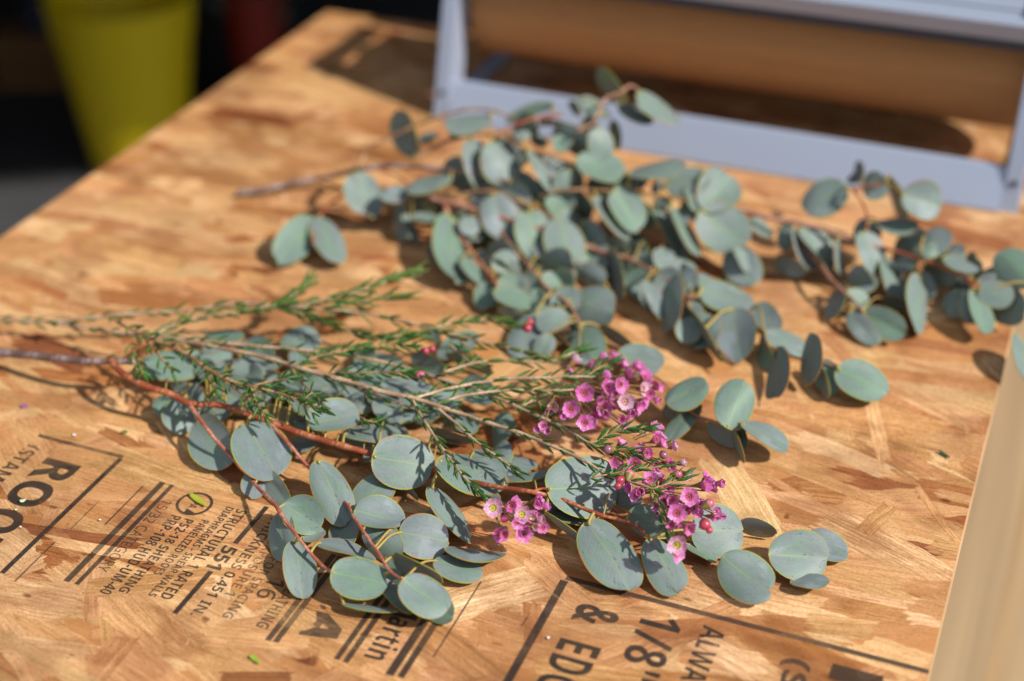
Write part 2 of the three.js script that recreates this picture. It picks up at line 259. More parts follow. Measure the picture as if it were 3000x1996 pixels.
// ------------------------------------------------------------------ paper roll dispenser
const aluminium = std({ color: lin(0.385, 0.45, 0.585), metalness: 0.25, roughness: 0.46, bumpMap: pixTex(128, 128, (u, v, x, y) => { const c = 120 + 60 * hash2(x, y); return [c, c, c]; }, false), bumpScale: 0.00004 });
const faceMetal = std({ color: lin(0.085, 0.092, 0.115), metalness: 0.2, roughness: 0.5 });
const darkMetal = std({ color: lin(0.055, 0.058, 0.075), metalness: 0.3, roughness: 0.5 });
{
  const xl = -0.7145, xr = -0.0575, zf = -1.556, cx = (xl + xr) / 2, w = xr - xl;
  const t = thing('roll_dispenser', 'grey metal countertop dispenser frame with a cutter bar, holding the brown paper roll', 'dispenser', [cx, T, -1.68]);
  const part = (n, g, m = aluminium) => mesh(n, g.translate(0, 0, 1.68), m, t);
  for (const s of [-1, 1]) {
    const x = s * w / 2;
    const sh = new THREE.Shape(); sh.moveTo(0, 0); sh.lineTo(-0.042, 0); sh.lineTo(-0.092, 0.206); sh.lineTo(-0.056, 0.206); sh.closePath();
    const post = new THREE.ExtrudeGeometry(sh, { depth: 0.0165, bevelEnabled: true, bevelSize: 0.001, bevelThickness: 0.001, bevelSegments: 2 }).rotateY(-Math.PI / 2).translate(x + 0.008, 0.001, zf);
    // rotateY(-90): shape x runs along world z
    part('front_post', post);
    part('rear_post', box(0.0165, 0.205, 0.03, x, 0.1035, -1.80));
    part('base_rail', box(0.016, 0.011, 0.185, x, 0.0065, -1.6915));
    part('top_rail', box(0.016, 0.022, 0.14, x, 0.196, -1.7));
    part('axle_bracket', box(0.005, 0.07, 0.03, x - s * 0.011, 0.15, -1.697), darkMetal);
  }
  const front = new THREE.Shape(); front.moveTo(0, 0); front.lineTo(0.004, 0); front.lineTo(-0.0175, 0.041); front.lineTo(-0.024, 0.042); front.lineTo(-0.0245, 0.0385); front.lineTo(-0.020, 0.0375); front.closePath();
  part('front_bar', new THREE.ExtrudeGeometry(front, { depth: w - 0.019, bevelEnabled: false }).rotateY(-Math.PI / 2).translate((w - 0.019) / 2, 0.0015, zf + 0.002));
  part('rear_bar', box(w - 0.02, 0.014, 0.014, 0, 0.009, -1.783), darkMetal);
  const cut = new THREE.Shape(); cut.moveTo(-0.009, 0); cut.lineTo(0, 0.0185); cut.lineTo(-0.034, 0.0205); cut.lineTo(-0.034, 0); cut.closePath();
  part('cutter_bar', new THREE.ExtrudeGeometry(cut, { depth: w - 0.018, bevelEnabled: true, bevelSize: 0.0008, bevelThickness: 0.0008, bevelSegments: 2 }).rotateY(-Math.PI / 2).translate((w - 0.018) / 2, 0.171, -1.592));
  part('cutter_lip', box(w - 0.02, 0.012, 0.0015, 0, 0.1655, -1.6015, 0.0005), darkMetal);
  part('top_plate', box(w - 0.05, 0.0025, 0.135, 0, 0, 0).translate(0, 0.1922, -1.6985));
  part('bar_face', box(w - 0.02, 0.0182, 0.0016, 0, 0, 0, 0.0005).rotateX(0.452).translate(0, 0.1803, -1.5978), faceMetal);
  for (const q of [-1, 1]) for (const y of [0.03, 0.17]) part('rivet', new THREE.CylinderGeometry(0.0035, 0.0038, 0.003, 12).rotateX(Math.PI / 2 - 0.24).translate(q * w / 2, y, zf - 0.24 * y + 0.0005), darkMetal);
  const paper = std({ map: pixTex(256, 256, (u, v, x, y) => { const n = fbm(u * 60, v * 8), k = 0.92 + 0.14 * (n - 0.5) + 0.05 * (hash2(x, y) - 0.5); return [193 * k, 141 * k, 88 * k]; }), roughness: 0.82 });
  const roll = thing('paper_roll', 'wide brown kraft paper roll hanging in the grey metal dispenser', 'paper roll', [-0.3850, T + 0.115, -1.697]);
  const len = 0.636, R = 0.0745;
  const prof = [[0.019, -len / 2], [R - 0.0015, -len / 2], [R, -len / 2 + 0.0015], [R, len / 2 - 0.0015], [R - 0.0015, len / 2], [0.019, len / 2]].map(([a, b]) => new THREE.Vector2(a, b));
  mesh('paper', new THREE.LatheGeometry(prof, 96).rotateZ(Math.PI / 2), paper, roll);
  mesh('cardboard_core', new THREE.LatheGeometry([[0.016, -len / 2 - 0.004], [0.0188, -len / 2 - 0.004], [0.0188, len / 2 + 0.004], [0.016, len / 2 + 0.004]].map(([a, b]) => new THREE.Vector2(a, b)), 32).rotateZ(Math.PI / 2), std({ color: lin(0.3, 0.19, 0.1), roughness: 0.9, side: THREE.DoubleSide }), roll);
  mesh('spindle', new THREE.CylinderGeometry(0.006, 0.006, len + 0.02, 20).rotateZ(Math.PI / 2), darkMetal, roll);
}

// ------------------------------------------------------------------ behind the table: stall in shade
{
  const c = P(414, 474, -T + 0.001), t = thing('yellow_bin', 'tall tapered yellow plastic bin standing behind the far left edge of the table', 'bin', [c.x, 0.001, c.z]);
  const m = 165 * mPerPx(c), top = 0.40;
  const pr = [[0.001, 0], [m * 0.80, 0], [m * 0.82, 0.012], [m * 1.14, top - 0.09], [m * 1.165, top - 0.088], [m * 1.2, top - 0.02], [m * 1.25, top - 0.016], [m * 1.26, top], [m * 1.22, top + 0.004], [m * 1.16, top - 0.02], [m * 0.78, 0.02], [0.001, 0.016]].map(([a, b]) => new THREE.Vector2(a, b));
  const plastic = new THREE.MeshPhysicalMaterial({ color: lin(0.86, 0.63, 0.004), roughness: 0.5, side: THREE.DoubleSide });
  mesh('tub', new THREE.LatheGeometry(pr, 64), plastic, t);
  for (const s of [-1, 1]) mesh('handle', new THREE.TorusGeometry(0.05, 0.008, 10, 24, Math.PI).rotateY(Math.PI / 2).translate(s * (m * 1.11), top - 0.05, 0).rotateY(0.6), plastic, t);
}
const crateWood = std({ map: pixTex(128, 64, (u, v) => { const k = 0.6 + 0.6 * fbm(u * 3, v * 14); return [150 * k, 105 * k, 62 * k]; }), roughness: 0.85 });
function crate(name, label, x, z, turn, w, h, d, y0) {
  const t = thing(name, label, 'crate', [x, y0, z]); t.rotation.y = turn;
  for (let k = 0; k < 3; k++) for (const s of [-1, 1]) { mesh('slat', box(w, h * 0.26, 0.012, 0, h * (0.14 + k * 0.335), s * d / 2), crateWood, t); mesh('slat', box(0.012, h * 0.26, d - 0.02, s * (w / 2 - 0.008), h * (0.14 + k * 0.335), 0), crateWood, t); }
  for (const s of [-1, 1]) for (const q of [-1, 1]) mesh('corner_post', box(0.03, h, 0.03, s * (w / 2 - 0.03), h / 2, q * (d / 2 - 0.024)), crateWood, t);
  mesh('bottom', box(w - 0.03, 0.01, d - 0.03, 0, 0.008, 0), crateWood, t); mesh('lid_board', box(w - 0.01, 0.008, d - 0.01, 0, h - 0.003, 0), crateWood, t);
}
{
  const a = P(128, 262, -T + 0.001);
  crate('wooden_crate', 'small slatted wooden crate in the shade left of the yellow bin', a.x - 0.05, a.z - 0.07, 0.45, 0.2, 0.135, 0.16, 0.002);
  const q = [a.x - 0.02, 0.1375, a.z - 0.05], t = thing('blue_tub', 'small dark blue tub standing on the wooden crate left of the yellow bin', 'tub', q); t.scale.setScalar(0.5);
  mesh('tub', new THREE.LatheGeometry([[0.001, 0], [0.07, 0], [0.09, 0.13], [0.097, 0.13], [0.097, 0.14], [0.085, 0.14], [0.066, 0.01], [0.001, 0.008]].map(([x, y]) => new THREE.Vector2(x, y)), 40), std({ color: lin(0.05, 0.055, 0.10), roughness: 0.6, side: THREE.DoubleSide }), t);
}
function bucketOfGreens(name, label, px, py, h, mat, r, seedShift, n) {
  const c = P(px, py, h), t = thing(name, label, 'flower bucket', [c.x, 0.001, c.z]);
  mesh('bucket', new THREE.LatheGeometry([[0.001, 0], [r * 0.75, 0], [r, 0.34], [r * 1.05, 0.34], [r * 1.05, 0.355], [r * 0.96, 0.355], [r * 0.72, 0.012], [0.001, 0.01]].map(([x, y]) => new THREE.Vector2(x, y)), 48), mat, t);
  const g = [], stems = [];
  for (let i = 0; i < n; i++) {
    const a = rr(0, 6.28), q = Math.sqrt(rnd()) * r * 1.7, y = 0.42 + rr(0, 0.34) - q * 0.5, l = rr(0.03, 0.06);
    const e = new THREE.SphereGeometry(1, 6, 5).scale(l * 0.5, 0.003, l).rotateX(rr(-1, 1)).rotateZ(rr(-1, 1)).rotateY(rr(0, 6)).translate(Math.cos(a) * q, y, Math.sin(a) * q); g.push(e);
    if (i % 7 === 0) stems.push(tube([V3(Math.cos(a) * q * 0.3, 0.05, Math.sin(a) * q * 0.3), V3(Math.cos(a) * q * 0.6, y * 0.6, Math.sin(a) * q * 0.6), V3(Math.cos(a) * q, y, Math.sin(a) * q)], [0.003, 0.002], 5, 3));
  }
  mesh('foliage', mergeGeometries(g), std({ color: lin(0.075, 0.115, 0.09), roughness: 0.7 }), t, 'stuff'); mesh('stems', mergeGeometries(stems), std({ color: lin(0.06, 0.08, 0.03), roughness: 0.8 }), t, 'stuff');
}
bucketOfGreens('greenery_bucket', 'black bucket full of dark greenery standing behind the far table corner', 650, 10, -0.55, std({ color: lin(0.015, 0.015, 0.018), roughness: 0.5, side: THREE.DoubleSide }), 0.16, 1, 320);
bucketOfGreens('red_bucket', 'red bucket with dark greenery beside the far table corner', 757, 150, -0.60, std({ color: lin(0.20, 0.010, 0.003), roughness: 0.5, side: THREE.DoubleSide }), 0.07, 2, 140);
{ // market canopy and its back wall, which keep that corner in the shade
  const g0 = P(0, 540, -T), g1 = P(430, 512, -T), H = 2.35, dir = g1.clone().sub(g0).setY(0).normalize(), up = SUN.clone().multiplyScalar(H / SUN.y);
  const a = g0.clone().addScaledVector(dir, -2.4).add(up), b = g0.clone().addScaledVector(dir, 5.2).add(up), back = V3(dir.z, 0, -dir.x); if (back.z > 0) back.negate();
  const c = b.clone().addScaledVector(back, 4.4), d = a.clone().addScaledVector(back, 4.4), o = a.clone().add(c).multiplyScalar(0.5).setY(0);
  const t = thing('market_canopy', 'dark fabric market canopy with back and side walls behind the table', 'canopy', o);
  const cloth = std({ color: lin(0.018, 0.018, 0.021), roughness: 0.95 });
  const slab = (p, q, r, s, th) => { const n = q.clone().sub(p).cross(s.clone().sub(p)).normalize().multiplyScalar(th), v = [p, q, r, s, ...[p, q, r, s].map((k) => k.clone().add(n))].map((k) => k.clone().sub(o)); const g = new THREE.BufferGeometry(); g.setAttribute('position', new THREE.Float32BufferAttribute(v.flatMap((k) => k.toArray()), 3)); g.setAttribute('uv', new THREE.Float32BufferAttribute(new Array(16).fill(0), 2)); g.setIndex([0, 1, 2, 0, 2, 3, 4, 6, 5, 4, 7, 6, 0, 4, 5, 0, 5, 1, 1, 5, 6, 1, 6, 2, 2, 6, 7, 2, 7, 3, 3, 7, 4, 3, 4, 0]); const f = g.toNonIndexed(); f.computeVertexNormals(); return f; };
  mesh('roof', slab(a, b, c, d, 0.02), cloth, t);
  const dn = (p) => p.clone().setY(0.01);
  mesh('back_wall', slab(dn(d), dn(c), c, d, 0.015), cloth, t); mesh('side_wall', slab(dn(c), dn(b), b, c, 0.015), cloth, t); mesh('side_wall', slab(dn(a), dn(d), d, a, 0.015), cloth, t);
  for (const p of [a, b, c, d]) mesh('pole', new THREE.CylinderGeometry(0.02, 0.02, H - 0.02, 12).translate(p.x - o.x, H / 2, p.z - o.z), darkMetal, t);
}

// ------------------------------------------------------------------ eucalyptus: leaves
const leafTex = [];
for (let k = 0; k < 4; k++) leafTex.push(pixTex(384, 384, (uu, s, x, y) => {
  const u = uu * 2 - 1, au = Math.abs(u), o = k * 31;
  let m = 0.97 + 0.13 * (fbm(u * 3 + o, s * 4) - 0.5) + 0.10 * (fbm(u * 14 + o, s * 16) - 0.5) + 0.05 * (hash2(x + o, y) - 0.5);
  let r = 121 * m, g = 133 * m, b = 132 * m;
  const gl = smooth(0.45, 0.75, fbm(u * 2.2 + o + 5, s * 2.4 + 3)); r += (108 - r) * gl * 0.4; g += (138 - g) * gl * 0.4; b += (118 - b) * gl * 0.45;
  const ang = (s - au * 0.33) * 15 + k, vein = Math.pow(0.5 + 0.5 * Math.cos(ang * 6.283), 26) * (1 - smooth(0.75, 0.95, au)) * smooth(0.02, 0.1, au); r += 7 * vein; g += 10 * vein; b -= 2 * vein;
  const net = Math.pow(1 - Math.abs(noise(u * 26 + o, s * 30) * 2 - 1), 8) * 0.06; r *= 1 - net; g *= 1 - net * 0.6; b *= 1 - net;
  const mid = 1 - smooth(0.012, 0.040, au + 0.016 * s); r += (156 - r) * mid * 0.55; g += (162 - g) * mid * 0.55; b += (88 - b) * mid * 0.6;
  const rub = smooth(0.66, 0.8, fbm(u * 1.8 + o * 3 + 9, s * 2.1 + o)) * smooth(0.52, 0.7, noise(u * 44 + o, s * 48)); r += (60 - r) * rub * 0.7; g += (78 - g) * rub * 0.65; b += (66 - b) * rub * 0.7; const bl = smooth(0.62, 0.78, fbm(u * 1.5 + o * 5 + 2, s * 1.7 + o)); r += (158 - r) * bl * 0.35; g += (166 - g) * bl * 0.35; b += (170 - b) * bl * 0.38;
  if (hash2(Math.floor(u * 23 + o * 7), Math.floor(s * 25 + o)) > 0.986) { const q = Math.hypot((u * 23) % 1 - 0.4 * Math.sign(u), (s * 25) % 1 - 0.5); const f = 1 - smooth(0.12, 0.34, q); r += (48 - r) * f; g += (44 - g) * f; b += (50 - b) * f; }
  const mar = Math.max(smooth(0.945, 0.975, au), smooth(0.990, 0.997, s)), warm = smooth(0.55, 0.8, noise(s * 5 + o, u > 0 ? 3 : 8)); r += (150 + 30 * warm - r) * mar; g += (148 - 38 * warm - g) * mar; b += (52 - 6 * warm - b) * mar;
  const bs = 1 - smooth(0.01, 0.06, s); r += (150 - r) * bs * 0.8; g += (150 - g) * bs * 0.8; b += (80 - b) * bs * 0.8;
  return [r, g, b];
}));
const leafMats = leafTex.flatMap((map, i) => [new THREE.MeshPhysicalMaterial({ map, roughness: 0.52, specularIntensity: 0.75, color: lin(1, 1, 1), bumpMap: map, bumpScale: 0.00012 }), new THREE.MeshPhysicalMaterial({ map, roughness: 0.55, specularIntensity: 0.75, color: i % 2 ? lin(0.86, 0.97, 0.86) : lin(1.0, 0.97, 1.03) })]);
const bark = (a, b, c) => std({ map: pixTex(64, 256, (u, v, x, y) => { const n = fbm(u * 3, v * 7), q = smooth(0.56, 0.74, fbm(u * 2 + 5, v * 11 + 2)), s = noise(u * 20, v * 60), k = 0.86 + 0.3 * (n - 0.4) + 0.12 * (s - 0.5); const m = (i) => (a[i] + (b[i] - a[i]) * smooth(0.3, 0.7, n) + (c[i] - a[i]) * q * 0.55) * k; return [m(0), m(1), m(2)]; }), roughness: 0.55 });
const BARK = { orange: bark([170, 80, 46], [184, 106, 60], [210, 152, 132]), red: bark([192, 104, 82], [200, 128, 98], [222, 184, 170]), pink: bark([186, 130, 104], [190, 128, 100], [206, 178, 168]), grey: bark([126, 98, 88], [150, 122, 112], [190, 180, 186]), tan: bark([192, 154, 124], [208, 172, 140], [214, 190, 170]), wax: bark([160, 116, 78], [186, 140, 96], [206, 172, 140]) };
const petioleMat = std({ color: lin(0.42, 0.30, 0.085), roughness: 0.55 });

function leafGeometry(base, a, n, L, W, o) {
  const NS = 15, NU = 6, side = a.clone().cross(n).normalize(), pos = [[], []], uv = [], idx = [], t = 0.00022;
  const e1 = 0.45 + o.e, e2 = 0.43, mx = Math.pow(e1 / (e1 + e2), e1) * Math.pow(e2 / (e1 + e2), e2);
  for (let i = 0; i <= NS; i++) {
    const q = i / NS, s = 0.5 - 0.5 * Math.cos(Math.PI * (0.012 + 0.976 * q)), pr = Math.pow(s, e1) * Math.pow(1 - s, e2) / mx;
    for (let j = -NU; j <= NU; j++) {
      const u = j / NU, lop = o.lop * u * s * s;
      let x = u * W / 2 * pr, y = (s * 1.10 - 0.05) * L - o.notch * L * Math.exp(-(((u - o.nu) / 0.2) ** 2)) * smooth(0.6, 1, s) + lop * L * 0.12;
      const z = W * pr * pr * (o.cup * u * u + o.fold * Math.abs(u)) + o.bend * L * (s - 0.35) * (s - 0.35) + o.twist * u * W * (s - 0.4) * pr + o.wave * L * Math.sin(s * 6.5 + o.ph + u * 2) * 0.5;
      for (const k of [0, 1]) { const p = base.clone().addScaledVector(side, x).addScaledVector(a, y).addScaledVector(n, z + (k ? -t : t)); pos[k].push(p.x, p.y, p.z); }
      uv.push(u * 0.5 + 0.5, s);
    }
  }
  const row = NU * 2 + 1;
  for (let i = 0; i < NS; i++) for (let j = 0; j < row - 1; j++) { const q = i * row + j; idx.push(q, q + 1, q + row, q + 1, q + row + 1, q + row); }
  const mk = (p, ix) => { const g = new THREE.BufferGeometry(); g.setAttribute('position', new THREE.Float32BufferAttribute(p, 3)); g.setAttribute('uv', new THREE.Float32BufferAttribute(uv, 2)); g.setIndex(ix); g.computeVertexNormals(); return g; };
  const flip = []; for (let i = 0; i < idx.length; i += 3) flip.push(idx[i], idx[i + 2], idx[i + 1]);
  const rim = []; for (let i = 0; i <= NS; i++) rim.push(i * row + row - 1); for (let j = row - 2; j >= 0; j--) rim.push(NS * row + j); for (let i = NS - 1; i >= 0; i--) rim.push(i * row); for (let j = 1; j < row - 1; j++) rim.push(j);
  const rp = [], ru = [], ri = []; rim.forEach((q, i) => { for (const k of [0, 1]) { rp.push(pos[k][q * 3], pos[k][q * 3 + 1], pos[k][q * 3 + 2]); ru.push(0.997, 0.5); } const c = i * 2, d = ((i + 1) % rim.length) * 2; ri.push(c, c + 1, d, d, c + 1, d + 1); });
  const rg = new THREE.BufferGeometry(); rg.setAttribute('position', new THREE.Float32BufferAttribute(rp, 3)); rg.setAttribute('uv', new THREE.Float32BufferAttribute(ru, 2)); rg.setIndex(ri); rg.computeVertexNormals();
  // the side that n points to is the upper one
  const up = V3().crossVectors(side, a).dot(n) > 0;
  return mergeGeometries([mk(pos[0], up ? idx : flip), mk(pos[1], up ? flip : idx), rg]);
}
const nearestOnStems = (stems, px, py) => { let best = null, bd = 1e9; for (const s of stems) for (const q of s) { const d = Math.hypot(q.px[0] - px, q.px[1] - py); if (d < bd) { bd = d; best = q; } } return [best, bd]; };
function placeLeaf(br, bx, by, tx, ty, wpx, kind, opt = {}) {
  const [hb, ht] = br.heights(bx, by, tx, ty, kind, opt);
  const pB = P(bx, by, hb), ax = [tx - bx, ty - by], al = Math.hypot(...ax); let best = null;
  for (const dh of opt.h ? [0, 0.006] : [-0.008, 0, 0.008, 0.016, 0.026, 0.036]) {
    if (ht + dh < 0.002) continue;
    const pT = P(tx, ty, ht + dh), a = pT.clone().sub(pB), L = a.length(); a.normalize();
    const mid = pB.clone().add(pT).multiplyScalar(0.5), toCam = camera.position.clone().sub(mid).normalize(), n0 = toCam.clone().addScaledVector(a, -toCam.dot(a)).normalize();
    for (let r = -76; r <= 76; r += 4) {
      const n = n0.clone().applyAxisAngle(a, r * Math.PI / 180), s = a.clone().cross(n), q0 = toPx(mid.clone().addScaledVector(s, 0.005)), q1 = toPx(mid.clone().addScaledVector(s, -0.005));
      const ex = q0[0] - q1[0], ey = q0[1] - q1[1], k = Math.abs(ex * -ax[1] + ey * ax[0]) / al / 0.01, shear = (ex * ax[0] + ey * ax[1]) / al / Math.hypot(ex, ey); if (k < 1) continue;
      const W = clamp(wpx / k, 0.5 * L, 1.6 * L), dot = n.dot(SUN), face = n.dot(n0);
      let sc = Math.abs(Math.log(W * k / wpx)) * 6 + Math.abs(Math.log(W / (0.92 * L))) * 1.0 - n.y * 0.35 + (1 - face) * 0.6 + shear * shear * 1.6 + Math.abs(dh) * 8 + Math.max(0, T + 0.003 - (mid.y - Math.abs(s.y) * W / 2)) * 55;
      if (kind === 'l' || kind === 'u') sc -= 0.40 * dot; else if (kind === 'd') sc += (opt.dk ? 4 : 1) * Math.max(dot, -0.15); else sc += Math.abs(dot - 0.42) * 0.6;
      if (!best || sc < best.sc) best = { sc, n, W, face, a, L, toCam };
    }
  }
  const { a, L, toCam } = best;
  const big = kind === 'u' || kind === 'l';
  const o = { e: rr(-0.05, 0.07), notch: rnd() < 0.35 ? rr(0.02, 0.06) : 0, nu: rr(-0.3, 0.3), lop: rr(-0.3, 0.3), cup: rr(-0.20, 0.14), fold: rr(-0.08, 0.13), bend: rr(-0.26, 0.12), twist: rr(-0.28, 0.28), wave: rr(0.008, 0.045), ph: rr(0, 6), ...opt };
  for (const k of ['cup', 'fold', 'twist', 'wave', 'bend']) o[k] *= 0.25 + 0.75 * Math.max(0, best.face);
  let g = leafGeometry(pB, a, best.n, L, best.W, o); g.computeBoundingBox();
  const low = T + 0.0012 - g.boundingBox.min.y, lift = V3();
  if (low > 0) { lift.copy(toCam).multiplyScalar(low / toCam.y); g.translate(lift.x, lift.y, lift.z); }
  const q = br.obj.position; g.translate(-q.x, -q.y, -q.z);
  const m = mesh('leaf', g, leafMats[Math.floor(rnd() * leafMats.length)], br.obj);
  const [st, dist] = nearestOnStems(br.stems, bx, by), lb = pB.clone().add(lift);
  if (st && (opt.pet || dist < 130)) {
    const s0 = st.p, mid2 = s0.clone().lerp(lb, 0.55).add(V3(0, s0.distanceTo(lb) * 0.12, 0)), r = clamp(0.0011 * L / 0.04, 0.0007, 0.0013);
    const pg = tube([s0, mid2, lb, lb.clone().addScaledVector(a, L * 0.03)], [r * 1.25, r, r * 0.95, r * 0.7], 6, 4).translate(-q.x, -q.y, -q.z);
    mesh('petiole', pg, petioleMat, m);
  }
  return m;
}
// a stem through pixels: [x, y, h cm, radius px]
function addStem(br, v, pts, mat, name = 'stem') {
  const ps = pts.map(([x, y, h]) => P(...v(x, y), h / 100)), rad = pts.map(([x, y, , r], i) => r * mPerPx(ps[i]));
  const q = br.obj.position; mesh(name, tube(ps, rad, 9, 8, 0.35).translate(-q.x, -q.y, -q.z), mat, br.obj);
  const c = new THREE.CatmullRomCurve3(ps, false, 'centripetal'), n = (ps.length - 1) * 8, arr = [];
  for (let i = 0; i <= n; i++) { const p = c.getPoint(i / n); arr.push({ p, px: toPx(p) }); }
  br.stems.push(arr);
}
function branch(name, label, category, basePx, heights, group) {
  const p = P(...basePx, 0), o = thing(name, label, category, p, group); return { obj: o, stems: [], heights };
}
// ------------------------------------------------------------------ front eucalyptus branch
{
  const LV = { u: [2.6, 1.9], l: [2.1, 1.4], m: [1.6, 1.0], d: [0.9, 0.5] };
  const br = branch('eucalyptus_branch', 'round-leaved eucalyptus branch in front with a thick orange stem, lying under the waxflower sprigs', 'eucalyptus branch', [700, 1250], (bx, by, tx, ty, k, o) => [(o.h ?? LV[k])[0] / 100 * 0.9, (o.h ?? LV[k])[1] / 100 * (o.h ? 0.78 : 1)], 'eucalyptus branches lying on the table');
  const c0 = view(0, 800, 3.364), c35 = view(350, 880, 3.364), c4 = view(400, 1150, 1.96), c5 = view(1300, 950, 1.96), c3 = view(0, 750, 1.96);
  addStem(br, c0, [[-260, 760, 1.2, 17], [0, 785, 1.8, 15], [300, 812, 2.6, 12], [600, 845, 3.3, 11], [900, 872, 3.8, 11], [1120, 868, 4.1, 12], [1330, 880, 4.0, 10]], BARK.grey, 'old_stem');
  addStem(br, NATIVE, [[322, 1054, 4.2, 9], [352, 1088, 4.2, 10.5], [416, 1127, 4.0, 10], [505, 1157, 3.7, 10], [559, 1183, 3.5, 9.8], [638, 1187, 3.4, 9.5], [716, 1211, 3.3, 9.5], [796, 1240, 3.2, 10.5], [915, 1281, 3.1, 10], [1050, 1320, 3.0, 9.5], [1104, 1336, 2.6, 9], [1247, 1372, 1.9, 8], [1310, 1394, 1.9, 7.5], [1461, 1428, 2.6, 7.5], [1555, 1441, 3.1, 7], [1640, 1462, 2.6, 6.5], [1754, 1508, 2.4, 6.5], [1856, 1537, 2.2, 5.5], [1907, 1580, 2.0, 4.5]], BARK.orange);
  addStem(br, NATIVE, [[557, 1190, 3.4, 7], [614, 1267, 3.1, 6.5], [672, 1333, 1.9, 5.5], [715, 1382, 1.0, 5.5], [762, 1436, 1.7, 6], [808, 1482, 2.5, 6.5], [829, 1517, 2.5, 6], [864, 1563, 2.5, 6], [880, 1584, 2.4, 5], [941, 1655, 1.7, 5], [977, 1678, 2.0, 4]], BARK.red, 'twig');
  addStem(br, NATIVE, [[790, 1240, 3.2, 6.5], [852, 1308, 2.9, 5.5], [925, 1393, 1.7, 5.5], [975, 1442, 1.1, 5.5], [1020, 1484, 2.2, 5.5], [1038, 1517, 2.6, 5.5], [1079, 1579, 2.6, 5.5], [1114, 1630, 2.6, 5.5], [1145, 1676, 2.7, 5], [1181, 1701, 2.8, 4]], BARK.red, 'twig');
  addStem(br, NATIVE, [[1560, 1441, 3.1, 6], [1590, 1432, 3.3, 4.5], [1611, 1434, 3.5, 4]], BARK.orange, 'twig');
  const put = (v, s, list) => { for (const [bx, by, tx, ty, w, k, o] of list) placeLeaf(br, ...v(bx, by), ...v(tx, ty), w / s, k, o); };
  put(c4, 1.96, [[305, 40, 205, 210, 215, 'm', { h: [2.2, 1.2] }], [350, 165, 515, 412, 255, 'm', { h: [2.3, 1.2] }], [632, 188, 800, 462, 320, 'u', { h: [3.8, 2.4], cup: -0.04, fold: 0.02, e: 0, bend: -0.08, notch: 0 }], [700, 440, 652, 594, 150, 'm'], [740, 470, 866, 640, 125, 'd', { h: [1.6, 0.8] }], [848, 646, 1050, 768, 225, 'l', { h: [2.8, 2.0], notch: 0.03 }],
    [1046, 400, 1196, 722, 215, 'l', { h: [3.4, 2.0], fold: 0.22, cup: -0.30, notch: 0 }], [1368, 372, 1690, 428, 315, 'u', { h: [3.6, 3.0], cup: -0.05, fold: 0.03, notch: 0 }], [990, 180, 1262, 128, 190, 'u', { h: [3.8, 3.4], bend: 0.1, cup: 0.16 }], [1198, 240, 1520, 244, 104, 'l', { h: [2.6, 2.4] }], [1645, 60, 1366, 95, 185, 'l', { h: [2.0, 1.6] }],
    [1745, 392, 2118, 500, 220, 'u', { h: [3.2, 2.8], cup: -0.08, notch: 0 }], [1700, 545, 1925, 818, 125, 'm', { h: [2.6, 0.9], bend: -0.4 }], [1445, 500, 1262, 655, 195, 'd', { h: [1.6, 0.8] }], [1260, 685, 1522, 742, 192, 'u', { h: [3.0, 2.6], notch: 0.04, nu: 0.5 }], [1232, 650, 1178, 878, 155, 'd', { h: [1.4, 0.7] }], [1322, 770, 1495, 935, 205, 'm', { h: [1.9, 1.2] }], [1518, 805, 1780, 850, 265, 'l', { h: [2.2, 1.9], notch: 0.03 }], [1520, 778, 1780, 672, 130, 'd', { h: [1.1, 0.9] }],
    [1488, 942, 1748, 1075, 128, 'd', { h: [2.8, 1.9], fold: 0.2 }], [1718, 968, 1975, 1030, 150, 'l', { h: [1.3, 1.0] }], [1782, 898, 2102, 938, 72, 'm', { h: [1.4, 1.3] }], [1050, 866, 1350, 958, 82, 'm', { h: [2.0, 1.3], fold: 0.2 }], [912, 862, 955, 1158, 196, 'l', { h: [1.9, 0.7], e: 0.05, notch: 0.02, nu: 0.6 }], [815, 700, 850, 945, 165, 'd', { h: [1.7, 0.8] }], [955, 840, 1074, 795, 100, 'd', { h: [1.2, 0.8] }],
    [1130, 1036, 1422, 1098, 250, 'u', { h: [2.6, 2.2], cup: -0.06, notch: 0 }], [1440, 962, 1490, 1108, 115, 'd', { h: [1.2, 0.6] }], [1405, 1075, 1560, 1262, 98, 'm', { h: [1.5, 0.8] }], [1536, 1082, 1772, 1248, 230, 'u', { h: [3.2, 2.1], notch: 0 }], [1600, 1130, 1808, 1292, 180, 'm', { h: [1.2, 0.8] }], [1190, 1214, 1486, 1258, 30, 'm', { h: [0.9, 0.8] }], [1540, 545, 1612, 612, 32, 'd'], [1045, 258, 892, 318, 88, 'd'], [1005, 150, 905, 195, 72, 'd'], [760, 100, 955, 150, 92, 'd', { h: [1.6, 1.4] }], [1372, 300, 1332, 402, 62, 'd']]);
